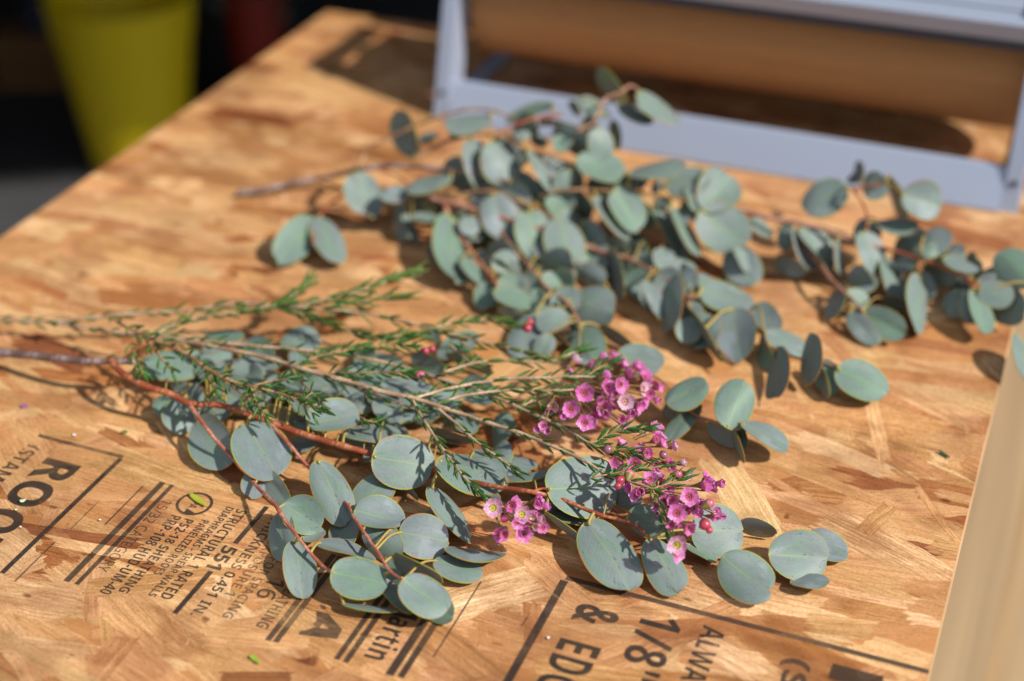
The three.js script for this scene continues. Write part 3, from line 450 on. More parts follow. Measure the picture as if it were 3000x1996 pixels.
  put(c5, 1.96, [[608, 948, 992, 920, 365, 'u', { h: [3.6, 3.0], cup: -0.04, fold: 0.02, bend: -0.06, notch: 0, e: -0.02 }], [832, 1142, 1060, 1490, 298, 'u', { h: [2.6, 1.7], e: 0.06, notch: 0.01, cup: -0.05 }], [1190, 1238, 1345, 1516, 215, 'l', { h: [2.4, 1.4], notch: 0.05, nu: 0.4 }], [1438, 1188, 1714, 1182, 325, 'l', { h: [2.3, 2.0], notch: 0.03 }], [1608, 1345, 1868, 1540, 292, 'u', { h: [2.2, 1.5], notch: 0.07, nu: -0.4, lop: 0.5 }], [1880, 1325, 2192, 1340, 302, 'u', { h: [1.9, 1.7], notch: 0.01, cup: -0.05 }],
    [2075, 1230, 2312, 1320, 182, 'm', { h: [1.2, 0.9] }], [2000, 1478, 2200, 1490, 84, 'm', { h: [0.7, 0.6] }], [1705, 1150, 1898, 1205, 105, 'd', { h: [1.4, 1.1] }], [1072, 1085, 1288, 1180, 195, 'm', { h: [1.9, 1.2] }], [960, 965, 1128, 1010, 135, 'd', { h: [1.8, 1.2] }], [358, 885, 632, 836, 48, 'l', { h: [2.2, 2.6] }], [175, 735, 505, 830, 130, 'l', { h: [1.6, 1.2] }], [805, 1050, 555, 1018, 62, 'd'], [588, 1082, 832, 1132, 60, 'd'], [585, 1085, 818, 1272, 30, 'd', { h: [2.4, 0.8] }], [1410, 1268, 1562, 1358, 88, 'm', { h: [1.2, 0.7] }], [512, 896, 638, 910, 46, 'm'], [-10, 640, 125, 650, 70, 'd'], [250, 980, 320, 1010, 60, 'd']]);
  put(c3, 1.96, [[822, 640, 1124, 616, 176, 'l', { h: [2.8, 2.4] }], [975, 722, 1092, 772, 72, 'd'], [1388, 470, 1180, 456, 72, 'm', { h: [1.8, 1.4] }], [1618, 500, 1826, 462, 142, 'd', { h: [1.8, 1.8] }], [1322, 618, 1508, 708, 92, 'm'], [1618, 700, 2008, 775, 158, 'l', { h: [2.4, 2.1] }], [1212, 738, 1440, 852, 150, 'd', { h: [1.6, 1.2] }], [1140, 890, 1252, 935, 70, 'd'], [2015, 790, 2160, 850, 110, 'd'], [2050, 590, 2310, 640, 95, 'm', { h: [1.6, 1.3] }], [1160, 540, 1285, 542, 34, 'm'], [1520, 640, 1610, 600, 70, 'd']]);
  for (let i = 0; i < 46; i++) { const x = rr(540, 1480), y = rr(1010, 1160) + (x - 560) * 0.16, an = rr(0, 6.28), l = rr(85, 130); placeLeaf(br, x, y, x + Math.cos(an) * l, y + Math.sin(an) * l * 0.7 + 8, l * rr(0.5, 0.8), ['m', 'd', 'm', 'l'][i % 4], { h: i % 2 ? [1.4, 1.0] : [2.2, 1.8] }); }
  put(view(900, 880, 3.364), 3.364, [[720, 900, 1290, 980, 330, 'm', { h: [2.2, 1.9] }], [1040, 560, 1330, 690, 190, 'd', { h: [1.2, 0.8] }], [1180, 280, 1310, 390, 130, 'd'], [1640, 320, 1340, 560, 250, 'm', { h: [1.6, 1.0] }], [1380, 560, 1790, 720, 120, 'd'], [500, 640, 830, 760, 180, 'm', { h: [1.4, 1.1] }], [1250, 1290, 1640, 1370, 130, 'd', { h: [1.6, 1.2] }], [330, 1340, 560, 1470, 160, 'd'], [570, 1440, 740, 1530, 150, 'd'], [480, 520, 900, 600, 110, 'm', { h: [1.2, 1.0] }], [440, 950, 660, 1040, 150, 'd'], [1340, 1060, 1560, 1220, 170, 'd']]);
}
// ------------------------------------------------------------------ back eucalyptus branches
const ridge = [[300, 560], [700, 585], [1000, 620], [1250, 670], [1500, 715], [1900, 735], [2300, 745], [2600, 790], [3000, 930], [3400, 1060]];
const ridgeY = (x) => { for (let i = 1; i < ridge.length; i++) if (x <= ridge[i][0]) { const [a, b] = [ridge[i - 1], ridge[i]]; return a[1] + (b[1] - a[1]) * (x - a[0]) / (b[0] - a[0]); } return 1000; };
const heapH = (x, y) => 0.016 + 0.00025 * Math.max(0, ridgeY(x) - y);
const OFF = { u: 0.014, l: 0.010, m: 0.002, d: -0.006 };
const heapHeights = (bx, by, tx, ty, k, o) => o.h ? o.h.map((v) => v / 100) : [Math.max(0.006, heapH(bx, by) + OFF[k]), Math.max(0.004, heapH(tx, ty) + OFF[k] - 0.003)];
const heapStem = (br, v, pts, mat, name, dh = 0.8) => addStem(br, v, pts.map(([x, y, r, h]) => [x, y, h ?? (heapH(...v(x, y)) * 100 + dh), r * 0.82]), mat, name);
{
  const A = view(750, 250, 3.364), B = view(1250, 180, 3.364), C = view(1200, 500, 3.364), D = view(1700, 450, 3.364), E = view(1400, 750, 3.364), Fv = view(1900, 900, 3.136), G = view(2250, 450, 3.136), V1 = view(0, 0, 1.568);
  const GROUP = 'eucalyptus branches lying on the table';
  const left = branch('eucalyptus_branch', 'eucalyptus branch with a bare grey stem end pointing left, its leaves rising before the dispenser', 'eucalyptus branch', [1100, 560], heapHeights, GROUP);
  const middle = branch('eucalyptus_branch', 'dense eucalyptus branch in the middle, its leafy twigs reaching forward past the pink waxflowers', 'eucalyptus branch', [1600, 720], heapHeights, GROUP);
  const right = branch('eucalyptus_branch', 'eucalyptus branch with red-orange twig ends reaching over the pale wooden bench', 'eucalyptus branch', [2550, 760], heapHeights, GROUP);
  heapStem(left, A, [[-190, 1060, 13, 0.6], [0, 1045, 12, 0.7], [400, 955, 11, 1.1], [750, 895, 10, 1.7], [1000, 835, 10], [1300, 795, 10], [1500, 800, 9], [1850, 830, 9], [2200, 880, 8], [2500, 960, 7]], BARK.grey, 'stem');
  heapStem(left, A, [[1000, 820, 7], [1100, 640, 6], [1370, 490, 6], [1600, 385, 6], [1850, 300, 6], [2100, 235, 5], [2350, 255, 5], [2560, 330, 4]], BARK.wax, 'twig');
  heapStem(left, A, [[1540, 740, 7], [1700, 640, 7], [1900, 545, 7], [2150, 480, 6], [2300, 490, 6]], BARK.wax, 'twig');
  heapStem(left, B, [[620, 725, 7], [760, 750, 7], [950, 850, 7], [1200, 920, 7], [1480, 1030, 6]], BARK.wax, 'twig');
  heapStem(left, B, [[1480, 690, 5], [1640, 600, 5], [1760, 370, 6], [1900, 310, 6], [2010, 240, 6], [2110, 300, 5]], BARK.pink, 'twig');
  heapStem(left, A, [[1250, 830, 6], [1400, 900, 5], [1510, 980, 4]], BARK.orange, 'twig');
  heapStem(left, V1, [[1575, 900, 6], [1500, 950, 6], [1450, 1040, 5], [1435, 1120, 5]], BARK.orange, 'twig');
  heapStem(left, B, [[680, 720, 5], [850, 640, 5], [1000, 580, 6], [1340, 520, 5]], BARK.orange, 'twig');
  heapStem(middle, C, [[150, 240, 9], [300, 300, 11], [430, 320, 11], [730, 415, 11], [1100, 520, 9], [1500, 640, 8], [1900, 800, 8], [2200, 880, 8]], BARK.pink, 'stem');
  heapStem(middle, C, [[350, 350, 9], [420, 540, 8], [600, 800, 8], [750, 970, 7], [880, 1150, 6]], BARK.red, 'twig');
  heapStem(middle, C, [[450, 280, 6], [600, 215, 6], [850, 210, 6], [1100, 310, 6], [1300, 380, 5], [1440, 490, 4]], BARK.wax, 'twig');
  heapStem(middle, C, [[900, 600, 6], [1060, 810, 6], [1200, 975, 6], [1380, 1180, 6], [1550, 1300, 6], [1680, 1510, 6]], BARK.pink, 'twig');
  heapStem(middle, D, [[-400, 420, 6], [-280, 375, 6], [0, 355, 6], [300, 370, 6], [640, 395, 6], [850, 430, 5], [1050, 470, 5], [1190, 580, 4]], BARK.wax, 'twig');
  heapStem(middle, D, [[480, 1025, 7], [620, 1110, 7], [780, 1205, 8], [930, 1300, 8], [1040, 1400, 8], [1150, 1415, 6]], BARK.pink, 'twig');
  heapStem(middle, D, [[1040, 1395, 6], [1085, 1545, 5], [1260, 1820, 4], [1500, 2050, 4]], BARK.pink, 'twig', 0.3);
  heapStem(middle, Fv, [[1060, 230, 4], [1180, 360, 4], [1330, 455, 5], [1480, 490, 5], [1600, 505, 4], [1755, 575, 3]], BARK.pink, 'twig', 0.4);
  heapStem(middle, Fv, [[-140, 600, 4], [60, 640, 4], [280, 840, 4], [430, 990, 5], [560, 1040, 6], [735, 1090, 4]], BARK.pink, 'twig', 0.2);
  heapStem(right, D, [[1500, 520, 8], [1640, 560, 9], [1900, 640, 9], [2120, 680, 10], [2355, 735, 9], [2700, 860, 8], [2950, 920, 7]], BARK.pink, 'stem');
  heapStem(right, G, [[1050, 860, 7], [1370, 960, 7], [1650, 1060, 7], [1850, 1165, 6], [2030, 1265, 5]], BARK.orange, 'stem');
  heapStem(right, G, [[230, 640, 9], [330, 830, 8], [480, 1020, 8], [600, 1180, 8], [720, 1290, 7], [870, 1445, 5]], BARK.pink, 'twig');
  heapStem(right, G, [[900, 760, 4], [915, 580, 4], [840, 400, 5], [790, 335, 6], [930, 300, 4], [1085, 268, 3]], BARK.orange, 'twig');
  heapStem(right, G, [[1380, 960, 5], [1390, 1130, 3]], BARK.orange, 'twig');
  heapStem(right, G, [[1860, 1165, 5], [1900, 1270, 4]], BARK.orange, 'twig');
  const put = (br, v, s, list) => { for (const [bx, by, tx, ty, w, k, o] of list) placeLeaf(br, ...v(bx, by), ...v(tx, ty), w / s * 1.12, k, o); };
  put(left, V1, 1.568, [[1440, 1012, 1290, 1180, 158, 'l'], [1468, 1000, 1545, 1190, 126, 'l']]);
  put(left, A, 3.364, [[985, 880, 1110, 1275, 340, 'l', { lop: -0.6, notch: 0 }], [1560, 695, 1435, 262, 225, 'd', { dk: 1 }], [1915, 900, 1500, 1000, 150, 'l'], [1500, 1060, 1232, 1085, 158, 'l'], [1490, 1080, 1810, 1262, 150, 'd'], [1400, 1185, 1470, 1510, 170, 'd'], [1550, 1290, 1800, 1330, 90, 'l'], [1475, 1270, 1590, 1545, 105, 'm'], [2310, 330, 1885, 400, 172, 'l'], [2150, 1050, 1885, 760, 235, 'd']]);
  put(left, B, 3.364, [[430, 785, 590, 1245, 255, 'l'], [645, 800, 830, 1180, 310, 'l'], [1235, 435, 795, 580, 110, 'd'], [1110, 610, 1345, 630, 72, 'd'], [1510, 385, 1785, 520, 172, 'm'], [1650, 560, 1545, 700, 130, 'd'], [1490, 525, 1425, 388, 90, 'd'], [1690, 665, 1740, 955, 232, 'l'], [1830, 595, 1885, 855, 112, 'd'], [1590, 905, 1265, 680, 235, 'd', { dk: 1 }], [1965, 415, 1685, 105, 150, 'd'], [1900, 430, 2215, 590, 122, 'm'], [2105, 305, 2475, 592, 172, 'l'], [1190, 800, 1025, 785, 100, 'd'], [735, 790, 905, 905, 112, 'm'], [1010, 890, 1245, 1285, 150, 'l'], [1150, 940, 1435, 1185, 182, 'm'], [850, 1130, 1095, 1385, 235, 'm'], [680, 1200, 985, 1385, 150, 'd'], [1488, 970, 1918, 1120, 272, 'l'], [1080, 930, 1255, 1105, 122, 'd']]);
  put(middle, C, 3.364, [[825, 255, 960, 645, 345, 'l', { fold: 0.15 }], [1170, 415, 1290, 855, 345, 'l', { fold: 0.1 }], [1470, 480, 1590, 885, 352, 'l'], [1700, 520, 1865, 945, 322, 'm'], [1310, 300, 1660, 445, 205, 'd'], [1825, 270, 2165, 635, 172, 'l'], [400, 470, 440, 1075, 340, 'l'], [500, 480, 640, 745, 180, 'd'], [525, 875, 715, 1122, 132, 'l'], [790, 530, 668, 745, 142, 'd'], [850, 655, 905, 1005, 200, 'd'], [680, 800, 832, 962, 122, 'm'], [960, 700, 1035, 905, 142, 'd'], [1155, 1005, 1568, 1115, 152, 'm'], [850, 1180, 1212, 1320, 190, 'l'], [880, 1370, 1155, 1475, 122, 'd'], [1600, 1275, 1985, 1370, 400, 'm'], [1330, 1150, 1390, 1430, 192, 'd'], [1400, 1170, 1605, 1192, 92, 'd'], [1452, 1215, 1420, 1352, 62, 'l'], [1470, 1315, 1640, 1565, 102, 'd'], [1280, 860, 1640, 960, 200, 'd'], [1640, 960, 1900, 1090, 220, 'd'], [0, 320, 280, 470, 170, 'd'], [1480, 210, 1780, 440, 200, 'd']]);
  put(middle, E, 3.364, [[575, 575, 410, 955, 332, 'm'], [705, 780, 615, 982, 192, 'm'], [690, 648, 872, 802, 92, 'd'], [700, 748, 905, 905, 40, 'd'], [1030, 735, 1135, 1000, 322, 'm'], [1215, 712, 1505, 892, 112, 'd'], [1395, 965, 1800, 1075, 302, 'l'], [1000, 955, 1095, 1055, 112, 'm']]);
  put(middle, D, 3.364, [[1235, 560, 1450, 240, 402, 'l'], [1190, 588, 1620, 880, 435, 'l', { cup: -0.05 }], [855, 300, 1268, 262, 262, 'm'], [725, 555, 985, 992, 195, 'm', { fold: 0.2 }], [900, 535, 1152, 982, 112, 'l'], [655, 850, 325, 965, 172, 'd'], [870, 880, 850, 1200, 335, 'd'], [275, 1000, 425, 1355, 175, 'd'], [1490, 945, 1690, 1258, 335, 'm'], [1540, 930, 1645, 1152, 102, 'l'], [895, 1225, 1155, 1330, 165, 'l'], [1200, 1338, 1695, 1475, 265, 'l'], [345, 385, 560, 745, 295, 'l', { fold: 0.15 }], [490, 190, 1000, 128, 145, 'l'], [1690, 655, 1895, 785, 122, 'm'], [540, 480, 720, 700, 170, 'd'], [1010, 480, 1180, 640, 150, 'd'], [330, 230, 620, 320, 110, 'd']]);
  put(middle, E, 3.364, [[1850, 248, 1888, 675, 225, 'd', { dk: 1 }], [1660, 255, 1772, 575, 152, 'l']]);
  put(middle, Fv, 3.136, [[1000, -20, 1180, 215, 205, 'm'], [770, 25, 850, 465, 355, 'm'], [1090, 235, 1435, 385, 182, 'l'], [1030, 285, 1112, 545, 122, 'd'], [1180, 408, 1188, 812, 195, 'd', { dk: 1 }], [1455, 708, 1505, 258, 172, 'd', { dk: 1 }], [1560, 490, 1705, 762, 232, 'm'], [1750, 575, 2180, 770, 322, 'l'], [1558, 555, 1645, 805, 82, 'd'], [190, 895, 515, 690, 245, 'l'], [255, 990, 128, 925, 160, 'd'], [450, 895, 185, 1200, 155, 'm'], [730, 1092, 885, 695, 332, 'l'], [552, 1082, 835, 1250, 162, 'd'], [815, 1108, 895, 1275, 122, 'd'], [875, 1078, 1270, 1292, 152, 'l'], [728, 1092, 862, 1402, 52, 'd'], [345, 28, 645, 425, 46, 'd']]);
  put(right, G, 3.136, [[705, 315, 340, 500, 302, 'm'], [1085, 268, 882, 335, 242, 'm'], [1108, 205, 1232, 595, 112, 'd', { dk: 1 }], [1245, 385, 1585, 480, 325, 'l'], [1005, 640, 1355, 682, 132, 'm'], [920, 600, 922, 905, 235, 'd'], [880, 730, 1000, 1092, 232, 'l', { fold: 0.15 }], [1445, 735, 1175, 1065, 262, 'd', { dk: 1 }], [1378, 925, 1650, 715, 222, 'm'], [1638, 948, 1925, 1065, 112, 'l'], [1620, 960, 2030, 1235, 62, 'd'], [2430, 1190, 2140, 900, 335, 'm'], [2020, 1280, 2330, 1480, 325, 'd', { dk: 1 }], [1888, 1270, 2008, 1645, 165, 'l'], [1402, 1140, 1380, 1595, 185, 'l'], [1430, 1050, 1810, 1250, 90, 'd'], [640, 795, 692, 1112, 76, 'l'], [180, 645, 145, 892, 142, 'm'], [310, 695, 575, 1062, 182, 'l', { fold: 0.18 }], [240, 690, 402, 1062, 132, 'l'], [75, 1000, 345, 1082, 152, 'd'], [640, 1220, 600, 1475, 152, 'd', { dk: 1 }], [745, 1272, 995, 1150, 152, 'd'], [728, 1238, 915, 1440, 142, 'd'], [1078, 945, 1242, 1392, 165, 'm'], [1055, 1330, 1295, 1372, 92, 'd']]);
  put(right, Fv, 3.136, [[1845, 55, 2090, 325, 195, 'm', { fold: 0.1 }], [1985, 65, 2345, 245, 262, 'm', { fold: 0.15 }]]);
  for (const [br, n] of [[left, 44], [middle, 150], [right, 24]]) for (let i = 0; i < n; i++) {   // leaves deeper in the heap, along the twigs
    const st = br.stems[Math.floor(rnd() * br.stems.length)], q = st[Math.floor((0.25 + 0.7 * rnd()) * st.length)].px, an = rr(0, 6.28), l = rr(70, 125);
    if (q[0] < 1215 || q[0] > 2900 || q[1] > 940 || q[1] < 400 || (q[0] > 2150 && q[0] < 2330)) continue;
    placeLeaf(br, q[0] + Math.cos(an) * 22, q[1] + Math.sin(an) * 22, q[0] + Math.cos(an) * l, q[1] + Math.sin(an) * l * 0.8 + 12, l * rr(0.55, 0.95), rnd() < 0.5 ? 'd' : rnd() < 0.7 ? 'm' : 'l', { pet: true });
  }
  put(right, NATIVE, 1, [[2985, 985, 3012, 1108, 44, 'l', { h: [2.4, 1.2] }]]);
}
// ------------------------------------------------------------------ waxflower sprigs
const needleMat = [std({ map: pixTex(32, 32, (u, v) => { const k = 0.75 + 0.5 * noise(u * 6, v * 6); return [60 * k, 104 * k, 38 * k]; }), roughness: 0.5 }), std({ map: pixTex(32, 32, (u, v) => { const k = 0.8 + 0.4 * noise(u * 6, v * 6); return [88 * k, 112 * k, 44 * k]; }), roughness: 0.55 })];
const needleUnit = (() => { const pos = [], uv = [], idx = [], n = 6; for (let i = 0; i <= n; i++) { const s = i / n, w = 0.5 * Math.pow(Math.sin(Math.PI * (0.06 + 0.90 * s)), 0.55), b = 0.16 * s * s; for (let j = 0; j < 6; j++) { const a = j / 6 * 6.283; pos.push(Math.cos(a) * w, b * 4 + Math.sin(a) * w * 0.62, s); uv.push(j / 6, s); } } for (let i = 0; i < n; i++) for (let j = 0; j < 6; j++) { const a = i * 6 + j, b = i * 6 + (j + 1) % 6; idx.push(a, b, a + 6, b, b + 6, a + 6); } const g = new THREE.BufferGeometry(); g.setAttribute('position', new THREE.Float32BufferAttribute(pos, 3)); g.setAttribute('uv', new THREE.Float32BufferAttribute(uv, 2)); g.setIndex(idx); g.computeVertexNormals(); return g; })();
function needleAt(list, p, dir, up, len, wid) {
  const z = dir.clone().normalize(), x = up.clone().cross(z).normalize(), y = z.clone().cross(x), m = new THREE.Matrix4().makeBasis(x.multiplyScalar(wid), y.multiplyScalar(wid), z.multiplyScalar(len)).setPosition(p); list.push(needleUnit.clone().applyMatrix4(m));
}
// pts: [x, y, h cm, radius px]; gap px between pairs from start to end, length px
function waxStem(sp, v, pts, { gap = [60, 34], len = [40, 46], mat = BARK.tan, skip = 0, open = 0.62, tone = 0 } = {}) {
  addStem(sp, v, pts, mat, sp.stems.length ? 'twig' : 'stem');
  const ps = pts.map(([x, y, h]) => P(...v(x, y), h / 100)), c = new THREE.CatmullRomCurve3(ps, false, 'centripetal'), tot = c.getLength(); let d = skip, k = 0;
  while (d < tot) {
    const t = d / tot, p = c.getPointAt(t), tan = c.getTangentAt(t).normalize(), px = mPerPx(p), b0 = V3(0, 1, 0).cross(tan).normalize(), u0 = tan.clone().cross(b0);
    const turn = (k % 2) * 1.57 + rr(-0.5, 0.5), L = (len[0] + (len[1] - len[0]) * t) * px * rr(0.9, 1.3), tight = smooth(0.75, 1, t) * 0.25;
    for (const s of [0, Math.PI]) { if (rnd() < 0.1) continue; const rad = b0.clone().multiplyScalar(Math.cos(turn + s)).addScaledVector(u0, Math.sin(turn + s)), q = p.clone().addScaledVector(rad, 2 * px), ang = clamp(open - tight + rr(-0.2, 0.22), 0.2, 1.2), dir = tan.clone().multiplyScalar(Math.cos(ang)).addScaledVector(rad, Math.sin(ang)); if (q.y + dir.y * L < T + 0.001) continue; needleAt(sp.needles[rnd() < tone ? 1 : 0], q.addScaledVector(tan, rr(-5, 5) * px), dir, rad.clone().negate().addScaledVector(tan, 0.2), L, rr(9, 11.5) * px); }
    d += (gap[0] + (gap[1] - gap[0]) * t) * px * 0.7 * rr(0.75, 1.25); k++;
  }
}
const petalTex = (a, b, c) => pixTex(64, 64, (u, v) => { const q = Math.hypot(u - 0.5, 0) * 2, s = v, k = 0.95 + 0.12 * (noise(u * 9, v * 9) - 0.5), e = smooth(0.62, 1, Math.max(q, s)), i = 1 - smooth(0, 0.35, s); return [0, 1, 2].map((j) => (a[j] + (b[j] - a[j]) * e + (c[j] - a[j]) * i * 0.8) * k); });
const petalMat = (a, b, c) => new THREE.MeshPhysicalMaterial({ map: petalTex(a, b, c), roughness: 0.5, transmission: 0.32, thickness: 0, side: THREE.DoubleSide });
const PETAL = { p: [petalMat([232, 126, 202], [246, 184, 228], [206, 76, 146]), petalMat([222, 100, 184], [240, 150, 210], [194, 58, 130])], w: [petalMat([232, 188, 208], [244, 222, 230], [206, 120, 170])], y: [petalMat([226, 158, 200], [242, 206, 226], [226, 196, 196])] };
const CUP = { p: std({ color: lin(0.36, 0.06, 0.12), roughness: 0.35 }), w: std({ color: lin(0.52, 0.32, 0.26), roughness: 0.4 }), y: std({ color: lin(0.50, 0.50, 0.06), roughness: 0.3 }) };
const calyxMat = std({ map: pixTex(32, 32, (u, v) => { const s = smooth(0.2, 0.9, v); return [120 + 60 * s, 116 - 50 * s, 52 + 30 * s]; }), roughness: 0.5 });
const stamenMat = std({ color: lin(0.66, 0.26, 0.42), roughness: 0.5 }), antherMat = std({ color: lin(0.55, 0.30, 0.16), roughness: 0.5 });
const petalUnit = (() => { const n = 8, pos = [], uv = [], idx = []; for (let i = 0; i <= n; i++) { const s = i / n, w = 0.56 * Math.pow(Math.sin(Math.PI * (0.10 + 0.86 * Math.pow(s, 1.15))), 0.6); for (let j = -4; j <= 4; j++) { const u = j / 4; pos.push(u * w, 0.22 * u * u * w + 0.20 * s * s - 0.02, s * 0.95 - 0.10 * u * u * (s > 0.8 ? 1 : 0)); uv.push(u * 0.5 + 0.5, s); } } for (let i = 0; i < n; i++) for (let j = 0; j < 8; j++) { const a = i * 9 + j; idx.push(a, a + 9, a + 1, a + 1, a + 9, a + 10); } const g = new THREE.BufferGeometry(); g.setAttribute('position', new THREE.Float32BufferAttribute(pos, 3)); g.setAttribute('uv', new THREE.Float32BufferAttribute(uv, 2)); g.setIndex(idx); g.computeVertexNormals(); return g; })();
const lathe = (pts, n = 18) => new THREE.LatheGeometry(pts.map(([a, b]) => new THREE.Vector2(a, b)), n);
const calyxUnit = lathe([[0.02, -1.35], [0.14, -1.3], [0.28, -0.9], [0.44, -0.4], [0.52, -0.05], [0.50, 0.02], [0.42, 0.02], [0.40, -0.12]], 14);
const diskUnit = lathe([[0.50, 0.02], [0.44, 0.03], [0.40, -0.12], [0.34, -0.20], [0.16, -0.18], [0.06, -0.16], [0.05, 0.24], [0.002, 0.26]], 16);
const stamenUnit = (() => { const g = []; for (let i = 0; i < 10; i++) { const a = i / 10 * 6.283; g.push(new THREE.CylinderGeometry(0.022, 0.035, 0.26, 4).translate(0, 0.13, 0).rotateZ(0.35).rotateY(a).translate(Math.cos(a) * 0.47, 0.02, -Math.sin(a) * 0.47)); } return mergeGeometries(g); })();
const antherUnit = (() => { const g = []; for (let i = 0; i < 10; i++) { const a = i / 10 * 6.283; g.push(new THREE.SphereGeometry(0.055, 5, 4).translate(Math.cos(a) * 0.385, 0.26, -Math.sin(a) * 0.385)); } return mergeGeometries(g); })();
function flower(sp, x, y, type, dpx, hub, fx = null, hh = null) {
  const h = (hh ?? hub.h + rr(-0.5, 0.7)) / 100, p = P(x, y, h), r = dpx * 0.5 * mPerPx(p) / 1.26, q = sp.obj.position;
  const toCam = camera.position.clone().sub(p).normalize(), out = p.clone().sub(P(...hub.at, (hub.h - 1.2) / 100)).normalize();
  const n = (fx === 'cam' ? toCam.clone().addScaledVector(out, 0.35) : out.clone().multiplyScalar(1.0).addScaledVector(toCam, rr(-0.25, 0.65)).add(V3(rr(-0.5, 0.5), rr(-0.1, 0.5), rr(-0.5, 0.5)))).normalize();
  const f = new THREE.Group(); f.name = 'flower'; sp.obj.add(f); f.position.copy(p).sub(q); f.quaternion.setFromUnitVectors(V3(0, 1, 0), n); f.rotateY(rr(0, 6)); f.scale.setScalar(r);
  mesh('calyx', calyxUnit, calyxMat, f); mesh('centre', diskUnit, CUP[type], f);
  const close = fx === 'cam' ? rr(0.15, 0.6) : rr(0.3, 1.3);
  for (let i = 0; i < 5; i++) { const pm = PETAL[type][i % PETAL[type].length === 0 ? 0 : Math.floor(rnd() * PETAL[type].length)], m = mesh('petal', petalUnit, pm, f); m.rotation.order = 'YXZ'; m.rotation.set(-close * rr(0.8, 1.2), i / 5 * 6.283 + rr(-0.08, 0.08), rr(-0.12, 0.12)); const a = m.rotation.y; m.position.set(Math.sin(a) * 0.44, 0.0, Math.cos(a) * 0.44); m.scale.set(rr(0.98, 1.18), 1, rr(0.95, 1.1)); }
  mesh('stamens', stamenUnit, stamenMat, f, 'stuff'); mesh('anthers', antherUnit, antherMat, f, 'stuff');
  const s0 = P(...hub.at, hub.h / 100 - 0.008).lerp(p, 0.25), e = p.clone().addScaledVector(n, -r * 1.3);
  if (s0.distanceTo(e) > 0.002) mesh('flower_stalk', tube([s0, s0.clone().lerp(e, 0.5).add(V3(0, 0.001, 0)), e], [0.0006, 0.0005, 0.0006], 5, 3).translate(-q.x, -q.y, -q.z), BARK.wax, sp.obj);
}
const budMats = [new THREE.MeshPhysicalMaterial({ map: pixTex(48, 48, (u, v) => { const k = 0.85 + 0.3 * noise(u * 12, v * 8); return [178 * k, 62 * k, 84 * k]; }), roughness: 0.3, clearcoat: 0.4, clearcoatRoughness: 0.3 }), new THREE.MeshPhysicalMaterial({ map: pixTex(48, 48, (u, v) => { const k = 0.85 + 0.3 * noise(u * 12, v * 8), s = smooth(0.3, 0.7, v); return [(196 + 10 * s) * k, (132 - 50 * s) * k, (118 + 10 * s) * k]; }), roughness: 0.3, clearcoat: 0.4, clearcoatRoughness: 0.3 }), new THREE.MeshPhysicalMaterial({ color: lin(0.30, 0.11, 0.16), roughness: 0.25, clearcoat: 0.6, clearcoatRoughness: 0.2 })];
function bud(sp, x, y, dpx, h, mat = 0, dirPx = [1, 0.1]) {
  const p = P(x, y, h / 100), r = dpx * 0.5 * mPerPx(p), q = sp.obj.position, d = P(x + dirPx[0] * 20, y + dirPx[1] * 20, h / 100 + 0.001).sub(p).normalize();
  const g = lathe([[0.02, -1.7], [0.3, -1.55], [0.62, -0.9], [0.92, -0.3], [1.0, 0.1], [0.92, 0.5], [0.62, 0.84], [0.3, 0.97], [0.002, 1]], 22);
  const m = mesh('bud', g, budMats[mat], sp.obj); m.position.copy(p).sub(q); m.quaternion.setFromUnitVectors(V3(0, 1, 0), d); m.scale.setScalar(r);
  const s = mesh('sepal_cup', lathe([[0.05, -1.9], [0.34, -1.72], [0.68, -1.0], [0.97, -0.42], [0.93, -0.4], [0.64, -0.95], [0.05, -1.7]], 18), calyxMat, m); s.scale.set(1, 1, 1);
}
const sprig = (label, at) => { const s = branch('waxflower_sprig', label, 'flower sprig', at, null, 'waxflower sprigs laid over the front eucalyptus branch'); s.needles = [[], []]; return s; };
const finish = (sp) => { const q = sp.obj.position; sp.needles.forEach((l, i) => { if (l.length) mesh('needle_leaves', mergeGeometries(l).translate(-q.x, -q.y, -q.z), needleMat[i], sp.obj, 'stuff'); }); };
const c0 = view(0, 800, 3.364), c35 = view(350, 880, 3.364), c9 = view(900, 880, 3.364), c5 = view(1300, 950, 1.96), c14 = view(1400, 750, 3.364), c3 = view(0, 750, 1.96);
const HA = { at: [1640, 1120], h: 5.2 }, HB = { at: [1800, 1320], h: 4.6 }, HC = { at: [1925, 1435], h: 4.8 }, HD = { at: [1440, 1480], h: 4.4 };
